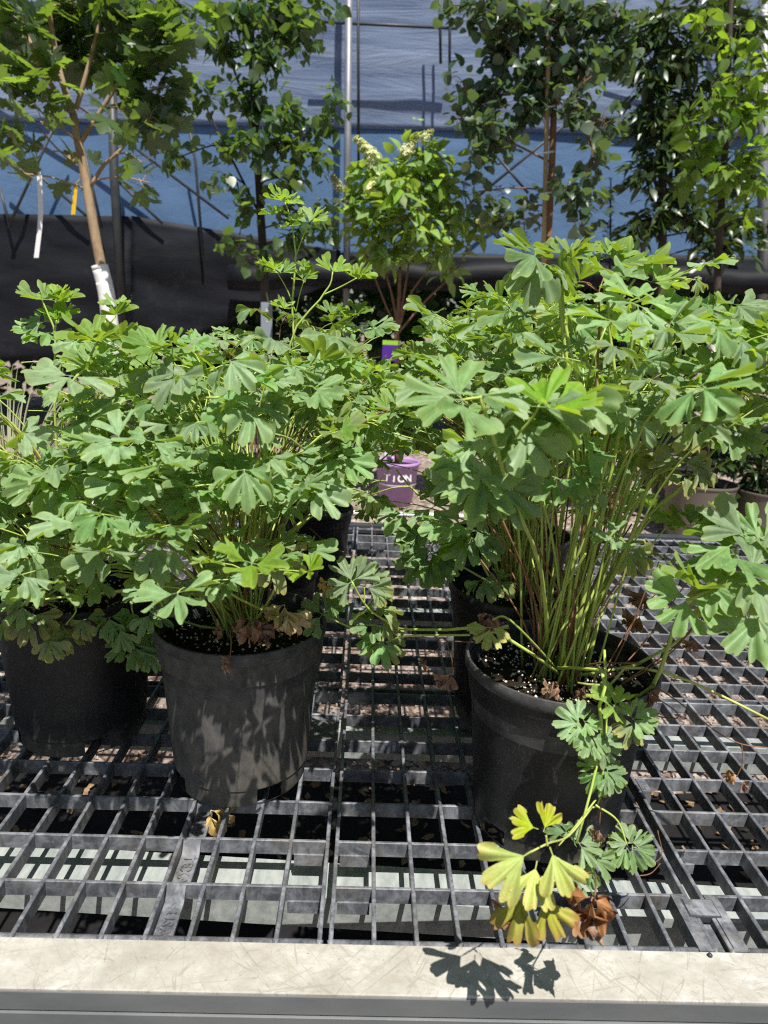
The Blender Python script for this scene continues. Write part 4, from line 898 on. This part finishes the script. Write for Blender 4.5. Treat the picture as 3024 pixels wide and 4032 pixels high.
# second tree, dark trunk
Y2 = 4.3
b2 = at(1050, 1500, Y2); b2 = Vector((b2.x, Y2, GZ+.25)); gpot(b2.x, Y2, .32, .19, .15, 'large black pot on the gravel holding the dark trunked tree')
tree('pear_tree', b2, [b2]+A(Y2, (1045, 1200), (1030, 900), (1010, 560), (995, 300), (985, 0), (980, -200)), .027, .014,
     [(950, 60, 4.2, 150, 90, 110), (1100, 60, 4.3, 140, 90, 110), (880, 190, 4.3, 90, 90, 60), (1050, 220, 4.2, 130, 110, 100), (1180, 150, 4.3, 90, 90, 70), (820, 380, 4.2, 90, 60, 40), (980, 400, 4.2, 110, 70, 60), (1250, 60, 4.4, 100, 70, 50), (1100, 440, 4.1, 90, 70, 50), (900, 580, 4.2, 110, 45, 40), (690, 610, 4.3, 90, 35, 30), (1020, 560, 4.1, 90, 80, 60), (1150, 570, 4.1, 110, 60, 40), (1280, 480, 4.1, 120, 60, 40), (1350, 400, 4.1, 90, 50, 22), (870, 700, 4.1, 80, 40, 20), (1130, 700, 4.1, 110, 80, 60), (1250, 640, 4.1, 90, 70, 36), (960, 840, 4.2, 70, 80, 30), (1180, 830, 4.1, 90, 70, 40), (1260, 900, 4.1, 110, 70, 50), (910, 960, 4.2, 70, 60, 30), (1000, 1010, 4.2, 60, 60, 20), (1150, 960, 4.1, 70, 60, 26), (1320, 860, 4.1, 60, 50, 16)],
     'aspen', .062, 'slim tree with a dark trunk and drooping small leaves behind the tall sparse stem', 'bark_dark', limbs=[(A(Y2, (1025, 850), (900, 600), (800, 400)), .008, .004), (A(Y2, (1015, 620), (1150, 560), (1280, 470)), .008, .004), (A(Y2, (1005, 450), (930, 300), (860, 60)), .008, .004), (A(Y2, (1000, 350), (1080, 150), (1150, -40)), .008, .004), (A(Y2, (1020, 600), (860, 570), (700, 620)), .006, .003)], droop=.8, dens=1.05, lsh=.08)
tg = empty('trunk_label', at(1050, 1190, 4.24), 'blue grey plastic label with white marks on the dark trunk', 'label')
a = at(1050, 1190, 4.24); V, Fc = box(a.x-.032, a.x+.032, a.y-.003, a.y+.003, a.z-.2, a.z); obj('label_plate', V, Fc, 'grey_tag', tg, smooth=False)
for (t_, dz, sz) in (('8', -.05, .04), ('2', -.1, .03)):
    text('lettering', t_, sz, 'white', tg, Matrix.Translation((a.x+.004, a.y-.0035, a.z+dz)) @ Matrix.Rotation(math.pi/2, 4, 'X'), .0004)
# round-leaved tree with stake
Y3 = 4.2
b3 = at(2135, 1500, Y3); b3 = Vector((b3.x, Y3, GZ+.25)); gpot(b3.x, Y3, .34, .2, .16, 'large black pot on the gravel holding the staked round leaved tree')
tree('round_leaved_tree', b3, [b3]+A(Y3, (2140, 1200), (2160, 900), (2175, 600), (2185, 300), (2200, 0), (2210, -200)), .024, .013,
     [(1900, 50, 4.1, 120, 70, 70), (2050, 100, 4.2, 140, 90, 120), (2250, 80, 4.1, 140, 90, 120), (2420, 90, 4.1, 110, 90, 80), (1960, 220, 4.3, 110, 90, 90), (2100, 280, 4.2, 130, 100, 120), (2300, 260, 4.1, 130, 100, 110), (2450, 250, 4.2, 90, 90, 60), (1930, 380, 4.3, 110, 80, 70), (1830, 320, 4.2, 70, 50, 20), (2080, 430, 4.2, 120, 70, 80), (2280, 420, 4.0, 110, 80, 60), (1790, 470, 4.2, 60, 60, 14), (1900, 520, 4.2, 110, 60, 50), (2380, 480, 4.1, 90, 70, 40), (1880, 640, 4.2, 70, 60, 26), (1980, 560, 4.2, 80, 50, 30), (2340, 640, 4.0, 60, 90, 26), (2230, 760, 4.0, 80, 70, 34), (2330, 780, 4.0, 60, 70, 26), (2090, 820, 4.2, 50, 60, 14), (1950, 850, 4.2, 90, 70, 30), (2300, 900, 4.0, 70, 60, 18), (1860, 760, 4.3, 60, 60, 14), (2330, 300, 3.95, 25, 20, 4), (1780, 20, 4.2, 60, 40, 16)],
     'katsura', .056, 'staked tree with round blue green leaves right of the hydrangea', 'bark_red', limbs=[(A(Y3, (2180, 420), (2050, 250), (1900, 60)), .008, .004), (A(Y3, (2185, 380), (2300, 200), (2450, 30)), .008, .004), (A(Y3, (2170, 640), (2010, 560), (1850, 500)), .007, .003), (A(Y3, (2190, 250), (2120, 100), (2060, -60)), .007, .003), (A(4.05, (2185, 380), (2330, 560), (2300, 760), (2260, 850)), .005, .002)], droop=.9, dens=1.45, lsh=.08)
e = empty('bamboo_stake', (at(2120, 1500, Y3-.04).x, Y3-.04, GZ+.28), 'straight pale bamboo stake tied to the round leaved tree trunk', 'stake')
V, Fc = tube(A(Y3-.05, (2128, 1500), (2145, 800), (2162, 100), (2167, -150)), .013, .012, 8); obj('cane', V, Fc, 'bamboo', e)
for (a_, b_) in ((2150, 600), (2146, 760), (2154, 420)): V, Fc = tube([at(a_-22, b_+4, Y3-.064), at(a_+32, b_-4, Y3-.064)], .005, .005, 6); obj('tie', V, Fc, 'white', e)
# hornbeam
Y4 = 4.0
b4 = Vector((at(2810, 1600, Y4).x, Y4, GZ+.25)); gpot(b4.x, Y4, .34, .2, .16, 'large black pot on the gravel holding the bright serrated leaved tree', 'pot')
ht = tree('hornbeam_tree', b4, [b4]+A(Y4, (2805, 1600), (2820, 1200), (2835, 900), (2860, 500), (2870, 200), (2880, -150)), .024, .012,
     [(2850, 350, 3.8, 110, 60, 34), (2960, 300, 3.8, 90, 70, 36), (2800, 420, 3.8, 90, 60, 30), (2980, 440, 3.8, 70, 80, 34), (2880, 490, 3.8, 100, 60, 36), (2700, 470, 3.9, 60, 40, 14), (2780, 570, 3.8, 90, 60, 30), (2930, 600, 3.8, 90, 70, 36), (2730, 660, 3.9, 80, 50, 22), (2850, 700, 3.8, 90, 60, 30), (2980, 720, 3.9, 60, 70, 24), (2650, 770, 3.9, 60, 30, 10), (2950, 860, 3.8, 70, 40, 14), (2770, 110, 3.8, 80, 70, 20), (2900, 190, 3.9, 100, 60, 14), (2680, 690, 3.8, 40, 30, 6), (2800, 800, 3.9, 60, 40, 12)],
     'hornbeam', .072, 'young tree with bright lime serrated leaves at the right edge', 'bark_dark', limbs=[(A(Y4, (2845, 800), (2750, 620), (2700, 480)), .007, .003), (A(Y4, (2855, 600), (2950, 450), (2990, 320)), .007, .003), (A(Y4, (2860, 480), (2800, 350), (2830, 300)), .006, .003), (A(Y4, (2840, 850), (2930, 760), (2990, 700)), .006, .003)], droop=.5, dens=.85, lsh=.06)
wp = bez(A(Y4-.002, (2812, 1285), (2806, 1420), (2800, 1620)), 8); V, Fc = tube(wp, .032, .034, 14); obj('trunk_wrap', V, Fc, 'wrap', ht)
e = empty('wooden_stake', at(2640, 1640, 3.9), 'short tan wooden stake end standing behind the leggy stems', 'stake'); V, Fc = tube([at(2640, 1650, 3.9), at(2650, 1440, 3.9)], .022, .021, 8); obj('post', V, Fc, 'bamboo', e)
strip('plant_tag', at(2770, 1035, 3.9), at(2715, 1075, 3.9), .03, 'white', 'folded whitish tag caught on the lime leaved tree trunk', 'tag')
# dense dark tree behind on the right
Y5 = 5.0
b5 = Vector((at(2600, 1500, Y5).x, Y5, GZ))
tree('dark_leaved_tree', b5, [b5]+A(Y5, (2600, 1200), (2610, 700), (2620, 200), (2625, -100)), .035, .015,
     [(2850, 40, 5, 140, 90, 70), (2980, 100, 5, 90, 90, 50), (2560, 300, 5, 140, 100, 110), (2700, 230, 5, 130, 110, 110), (2620, 120, 5, 130, 90, 90), (2560, 480, 5, 130, 90, 110), (2700, 420, 5.1, 130, 100, 110), (2620, 600, 5, 150, 80, 110), (2530, 700, 5, 100, 60, 50), (2750, 600, 5.1, 120, 90, 80), (2900, 350, 5.1, 140, 150, 120), (2680, 750, 5, 130, 60, 60), (2950, 700, 5.1, 120, 120, 90), (2500, 130, 5, 80, 80, 50), (2900, 130, 5.2, 130, 120, 80), (2580, 860, 5, 120, 60, 60), (2780, 860, 5, 140, 70, 90), (2960, 900, 5, 100, 80, 70), (2480, 920, 5, 90, 60, 40), (2850, 970, 5, 160, 60, 80)],
     'dark', .1, 'dense dark leaved tree in shade behind the lime leaved one', 'bark_dark', droop=.5, twig_r=.003, dens=1.6, lsh=.1)
# hydrangea
# purple pot with white print
pp = Vector((onz(1560, 2006, GZ).x, onz(1560, 2006, GZ).y+.13, GZ))
pu = empty('purple_pot', pp, 'purple printed plastic pot on the gravel holding the hydrangea', 'pot')
V, Fc = lathe([(.1, 0), (.105, .003), (.138, .27), (.146, .272), (.146, .292), (.14, .295), (.135, .28), (.1, .02)], 40); obj('pot_wall', [v+pp for v in V], Fc, 'purple', pu)
V, Fc = lathe([(.001, .262), (.136, .262)], 40); obj('soil', [v+pp for v in V], Fc, 'soil', pu)
def print_on_pot(word, z, size, rr):
    for i, ch in enumerate(word):
        th = -math.pi/2+(i-(len(word)-1)/2)*size*.72/rr
        mw = Matrix.Translation(pp+Vector((rr*math.cos(th), rr*math.sin(th), z))) @ Matrix.Rotation(th+math.pi/2, 4, 'Z') @ Matrix.Rotation(math.pi/2-.12, 4, 'X')
        text('lettering', ch, size, 'white', pu, mw, .0003, .0012)
print_on_pot('TION', .2, .066, .1335)
V, Fc = lathe([(.1262, .148), (.1273, .156)], 40); obj('printed_line', [v+pp for v in V if True], Fc, 'white', pu)
Y6 = pp.y; b6 = pp+Vector((0, 0, .25))
hy = tree('hydrangea_shrub', b6, [b6]+A(Y6, (1562, 1330), (1570, 1200), (1575, 1050)), .02, .009,
     [(1464, 680, 4.40, 99, 60, 40), (1599, 640, 4.40, 121, 60, 50), (1711, 620, 4.50, 99, 60, 40), (1408, 780, 4.40, 88, 60, 36), (1554, 760, 4.30, 121, 70, 56), (1711, 740, 4.40, 110, 70, 46), (1823, 720, 4.50, 55, 60, 14), (1464, 880, 4.40, 99, 60, 36), (1621, 880, 4.30, 121, 70, 50), (1778, 860, 4.40, 99, 60, 36), (1532, 980, 4.40, 110, 50, 34), (1711, 980, 4.40, 110, 60, 34), (1868, 900, 4.50, 77, 60, 20), (1912, 870, 4.40, 44, 40, 8), (1464, 1000, 4.40, 66, 50, 14), (1778, 1060, 4.40, 55, 60, 10), (1644, 560, 4.40, 44, 30, 8)],
     'hydrangea', .084, 'leafy hydrangea shrub with creamy flower heads in the middle distance', 'bark_red', cat='shrub', limbs=[(A(Y6, (1568, 1300), (1620, 1150), (1760, 980)), .009, .004), (A(Y6, (1567, 1300), (1540, 1150), (1480, 950)), .009, .004), (A(Y6, (1568, 1300), (1600, 1100), (1640, 850)), .009, .004), (A(Y6, (1568, 1310), (1680, 1180), (1800, 1060), (1850, 940)), .008, .004), (A(Y6, (1566, 1310), (1510, 1180), (1440, 1000)), .007, .004)], droop=.2, upn=.8, dens=1.9, lsh=.1)
def panicle(px, py, y, px2, py2, n):
    a, b = at(px, py, y), at(px2, py2, y); V, Fc, UV = [], [], []; ax = b-a; L = ax.length; ax.normalize(); sd = ax.orthogonal().normalized(); s2 = ax.cross(sd)
    for i in range(n):
        t = rng.random(); r = L*.34*(1-t*.75)*math.sqrt(rng.random()); th = rng.uniform(0, 6.28)
        p = a+ax*(t*L)+sd*(r*math.cos(th))+s2*(r*math.sin(th)); q = frame(p, rv(), (p-(a+ax*t*L*.8))*30+UPV*.4+rv(.4), rng.uniform(.007, .013)); o = len(V)
        for k in range(4):
            c, s = math.cos(k*1.571), math.sin(k*1.571)
            V += [q @ Vector((0, 0, 0)), q @ Vector((c-.45*s, s+.45*c, .2)), q @ Vector((c*1.25, s*1.25, .15)), q @ Vector((c+.45*s, s-.45*c, .2))]; UV += [(.5, .5)]*4
            Fc.append((o+4*k, o+4*k+3, o+4*k+2, o+4*k+1))
    return obj('flower_head', V, Fc, 'floret', hy, False, UV)
for p in ((1480, 640, 4.3, 1400, 540, 260), (1590, 610, 4.3, 1645, 530, 220), (1345, 750, 4.3, 1305, 690, 120), (1450, 760, 4.27, 1505, 680, 80), (1890, 880, 4.3, 1935, 810, 90), (1660, 560, 4.35, 1705, 510, 90)): panicle(*p)
lab = empty('plant_label', at(1535, 1400, 4.2), 'deep purple plant label with a lime top, low in the hydrangea', 'label')
a = at(1535, 1400, 4.2); V, Fc = box(a.x-.045, a.x+.045, a.y-.002, a.y+.002, a.z-.03, a.z+.06); obj('label_plate', V, Fc, 'deep_purple', lab, smooth=False)
V, Fc = box(a.x-.045, a.x+.045, a.y-.002, a.y+.002, a.z+.0602, a.z+.085); obj('label_top', V, Fc, 'lime', lab, smooth=False)
V, Fc = box(a.x-.004, a.x+.004, a.y+.0022, a.y+.005, a.z-.6, a.z+.06); obj('label_stick', V, Fc, 'white', lab, smooth=False)
# dark shrub in the grey pot
g0 = onz(2700, 2066, GZ); gp = gpot(g0.x, g0.y+.16, .36, .19, .16, 'grey black pot with a sunlit side standing at the far right')
sb = Vector((g0.x+.35, g0.y-.25, GZ+.2)); gpot(sb.x, sb.y, .3, .2, .16, 'black pot in shade under the dark glossy shrub', 'pot')
tree('dark_shrub', sb, [sb, sb+Vector((0, 0, .25)), sb+Vector((.02, 0, .5))], .015, .006, [(2750, 1720, sb.y, 90, 60, 70), (2900, 1700, sb.y, 110, 70, 110), (3010, 1750, sb.y, 90, 100, 90), (2850, 1820, sb.y, 130, 70, 120), (2980, 1880, sb.y, 110, 80, 90), (2750, 1820, sb.y, 70, 50, 50), (2960, 1960, sb.y, 90, 60, 60), (3000, 1620, sb.y, 60, 60, 40)], 'dark', .075, 'low dark glossy shrub with narrow leaves at the right edge', 'bark_dark', cat='shrub', droop=.4, upn=.9)
# two dark conifers
def spruce(px, py0, py1, y, rpx, label, n=520):
    b = at(px, py1, y); top = at(px+5, py0, y); root = Vector((b.x, y, GZ)); t = empty('spruce_tree', root, label, 'tree', 'dark spruces in front of the blue cloth')
    V, Fc = tube([root, b, top], .02, .004, 7); obj('trunk', V, Fc, 'bark_dark', t); V, Fc, UV = [], [], []
    R = rpx*y*.97/F
    for i in range(n):
        u = rng.random()**.7; z = top.z+(GZ+.15-top.z)*u; a = rng.uniform(0, 6.28); L = R*(.08+.92*min(1, u*1.9))*rng.uniform(.6, 1.1)
        s0 = Vector((b.x+(top.x-b.x)*(1-u), y, z)); d = Vector((math.cos(a), math.sin(a), .35)).normalized(); e = s0+d*L; tube([s0, e], .0022, .001, 3, V, Fc); UV += [(.5, .5)]*6
        for k in range(9):
            p = s0.lerp(e, rng.uniform(.2, 1)); q = frame(p, d+rv(.8), UPV+rv(.6), rng.uniform(.018, .034)); o = len(V)
            V += [q @ Vector((-.07, 0, 0)), q @ Vector((.07, 0, 0)), q @ Vector((0, 1, 0))]; UV += [(.5, .5)]*3; Fc.append((o, o+1, o+2))
    tag(obj('needles', V, Fc, 'needle', t, False, UV), kind='stuff')
spruce(2060, 790, 1300, 5.4, 110, 'broad dark spruce left of the bamboo stake foot'); spruce(2400, 700, 1300, 5.3, 70, 'narrow pointed dark spruce right of the bamboo stake')
# straw grass behind the left edge plant
def straw_grass():
    c = Vector((-.76, 1.5, .0)); g = empty('straw_grass', c, 'fountain of straw and green grass blades at the left edge', 'grass plant')
    pot(c.x, c.y, .2, .1, .08, 'pot', 'black pot under the straw coloured grass', perl=0)
    V, Fc, UV = [], [], []
    for i in range(620):
        a = rng.uniform(0, 6.28); L = rng.uniform(.3, .62); up = rng.uniform(.5, 1.4); d = Vector((math.cos(a), math.sin(a), 0)); p = c+d*rng.uniform(0, .04)+Vector((0, 0, .18)); v = (d*.6+UPV*up).normalized(); w = rng.uniform(.0014, .003); o = len(V)
        sd = Vector((-d.y, d.x, 0)); n = 9
        for k in range(n):
            ww = w*(1-k/(n-1))**.6; V += [p-sd*ww, p+sd*ww]; UV += [(.5, .5)]*2; p = p+v*L/n; v = (v-UPV*rng.uniform(.08, .2)+d*.05).normalized()
            if k: q = o+2*k; Fc.append((q-2, q-1, q+1, q))
    tag(obj('blades', V, Fc, 'grass', g, True, UV), kind='stuff')
straw_grass()

# ------------------------------------------------------------------ shade house
def sheet(name, corners, nx, ny, m, label, amp, cat='shade cloth', seed=0, hs=1.0):
    """corners: top-left, top-right, bottom-right, bottom-left; wrinkled, with thickness"""
    tl, tr, br, bl = corners; e = empty(name, bl, label, cat, None); V, Fc = [], []
    for side in (0, .004):
        for j in range(ny+1):
            for i in range(nx+1):
                u, v = i/nx, j/ny; p = tl.lerp(tr, u).lerp(bl.lerp(br, u), v)
                d = amp*(mnoise.noise(Vector((p.x*.8+seed, p.z*3.0*hs, seed)))+.5*mnoise.noise(Vector((p.x*1.9+p.z*1.5, p.z*6*hs, seed+4)))+.2*mnoise.noise(Vector((p.x*5, p.z*14*hs, seed+9))))
                V.append(p+Vector((0, d+side, 0)))
    n = (nx+1)*(ny+1); w = nx+1
    for j in range(ny):
        for i in range(nx):
            q = j*w+i; Fc.append((q, q+w, q+w+1, q+1)); Fc.append((n+q, n+q+1, n+q+w+1, n+q+w))
    rim = [i for i in range(nx)] ; 
    for i in range(nx): Fc.append((i, i+1, n+i+1, n+i)); q = ny*w+i; Fc.append((q+1, q, n+q, n+q+1))
    for j in range(ny): q = j*w; Fc.append((q+w, q, n+q, n+q+w)); q = j*w+nx; Fc.append((q, q+w, n+q+w, n+q))
    obj('cloth', V, Fc, m, e); return e
YC = 6.3
def at2(px, py): return at(px, py, YC)
upl, upr = at(-900, -1500, YC-.03), at(4000, -1500, YC-.03)
sheet('shade_cloth', (upl, upr, at(4000, 560, YC-.03), at(-900, 455, YC-.03)), 110, 70, 'cloth_grey_sunlit', 'wrinkled upper shade cloth, sunlight painted into its grey', .018, seed=2, hs=1.3)
sheet('shade_cloth', (at(-900, 450, YC), at(4000, 555, YC), at(4000, 1060, YC), at(-900, 960, YC)), 80, 24, 'cloth_blue_skylit', 'shaded lower part of the shade cloth, sky light painted in as blue', .02, seed=6, hs=.4)
sheet('shade_cloth', (at(-900, 830, YC-.1), at(520, 850, YC-.12), at(520, 1420, YC-.1), at(-900, 1420, YC-.1)), 40, 20, 'cloth_black', 'black shade cloth lining the lower left wall', .05, seed=11, hs=.7)
sheet('shade_cloth', (at(520.5, 850, YC-.12), at(1340, 985, YC-.12), at(1340, 1110, YC-.1), at(520.5, 1420, YC-.1)), 40, 20, 'cloth_black', 'black shade cloth sloping down towards the grey pole', .05, seed=15, hs=.7)
V, Fc = [], []
pth = [at(900+i*80, 1085-.002*i*i*(10-i)+(8*math.sin(i*1.3)), YC-.3)+Vector((0, 0, 0)) for i in range(42)]
e = empty('rolled_cloth', pth[0], 'thick black roll of shade cloth along the bottom right wall', 'cloth roll')
V, Fc = tube([p+rv(.012) for p in pth], .1, .1, 10); obj('roll', V, Fc, 'cloth_black', e)
sheet('shade_cloth', (at(1340, 1000, YC-.08), at(4000, 1010, YC-.08), at(4000, 1150, YC-.1), at(1340, 1090, YC-.1)), 40, 6, 'cloth_black', 'black cloth strip hanging above the thick roll', .05, seed=21)
fr = empty('greenhouse_frame', (at(1365, 1300, 6).x, 6, GZ), 'steel pipe frame with posts and braces in front of the cloth', 'frame')
def pipe(name, pts, r, m): V, Fc = tube([at(*p) for p in pts], r, r, 10); obj(name, V, Fc, m, fr)
pipe('post', ((1376, -300, 6), (1362, 1400, 6)), .027, 'pipe')
pipe('post', ((440, 300, 5.9), (450, 700, 5.9), (492, 1400, 5.9)), .034, 'dark_steel')  # the shade on this post is put into its dark colour
pipe('post', ((3010, -200, 6), (3000, 1500, 6)), .04, 'pipe')
for pts in (((1410, -300, 6.05), (1412, 640, 6.05)), ((1730, -100, 6.02), (1735, 250, 6.02)), ((1772, -100, 6.02), (1770, 330, 6.02)), ((740, 480, 6.1), (770, 640, 6.1), (800, 1020, 6.1)), ((1240, 85, 6.05), (1800, 112, 6.05)), ((0, 740, 6.1), (40, 900, 6.1))): pipe('purlin', pts, .011, 'dark_steel')
for pts in (((240, 440, 6.1), (30, 900, 6.1)), ((-100, 180, 6.1), (330, 430, 6.1), (900, 860, 6.1)), ((0, 560, 6.1), (340, 850, 6.1)), ((450, 700, 6.1), (640, 880, 6.1)), ((330, 580, 6.1), (400, 900, 6.1)), ((2300, 430, 6.1), (1850, 800, 6.1)), ((1960, 620, 6.1), (2080, 760, 6.1)), ((2880, 0, 6.1), (3060, 330, 6.1)), ((2450, 130, 6.1), (2700, 220, 6.1)), ((1400, 760, 6.1), (1180, 900, 6.1))): pipe('brace', pts, .011, 'dark_steel')
# greenery beyond the wall
def far_hedge():
    V, Fc, UV = [], [], []
    for i in range(13000):
        x, y = rng.uniform(-6.5, 7), rng.uniform(7.4, 9.0); top = 1.15+.45*mnoise.noise(Vector((x*.6, 3, 1)))+.3*mnoise.noise(Vector((x*1.7, 9, 1)))+.35
        z = GZ+(top-GZ+.1)*math.sqrt(rng.random()); q = frame(Vector((x, y-.5*(z-GZ)*0, z)), rv(), UPV*.5-Vector((0, .3, 0))+rv(.7), rng.uniform(.1, .26)); o = len(V)
        V += [q @ Vector(p) for p in ((0, 0, 0), (.35, .4, .05), (0, 1, 0), (-.35, .4, .05))]; Fc.append((o, o+1, o+2, o+3)); UV += [(.5, .5)]*4
    tag(obj('far_shrubbery', V, Fc, 'dark_leaf', None, False, UV), 'mass of green shrubs outside beyond the black cloth', kind='stuff')
far_hedge()
# white irrigation pipe on the gravel
e = empty('irrigation_pipe', (0, 4.15, GZ+.02), 'white plastic pipe lying on the gravel behind the bench', 'pipe'); V, Fc = tube([Vector((-3.2, 4.13, GZ+.02)), Vector((.2, 4.2, GZ+.02)), Vector((1.2, 4.24, GZ+.02))], .013, .013, 8); obj('pipe_length', V, Fc, 'white', e)
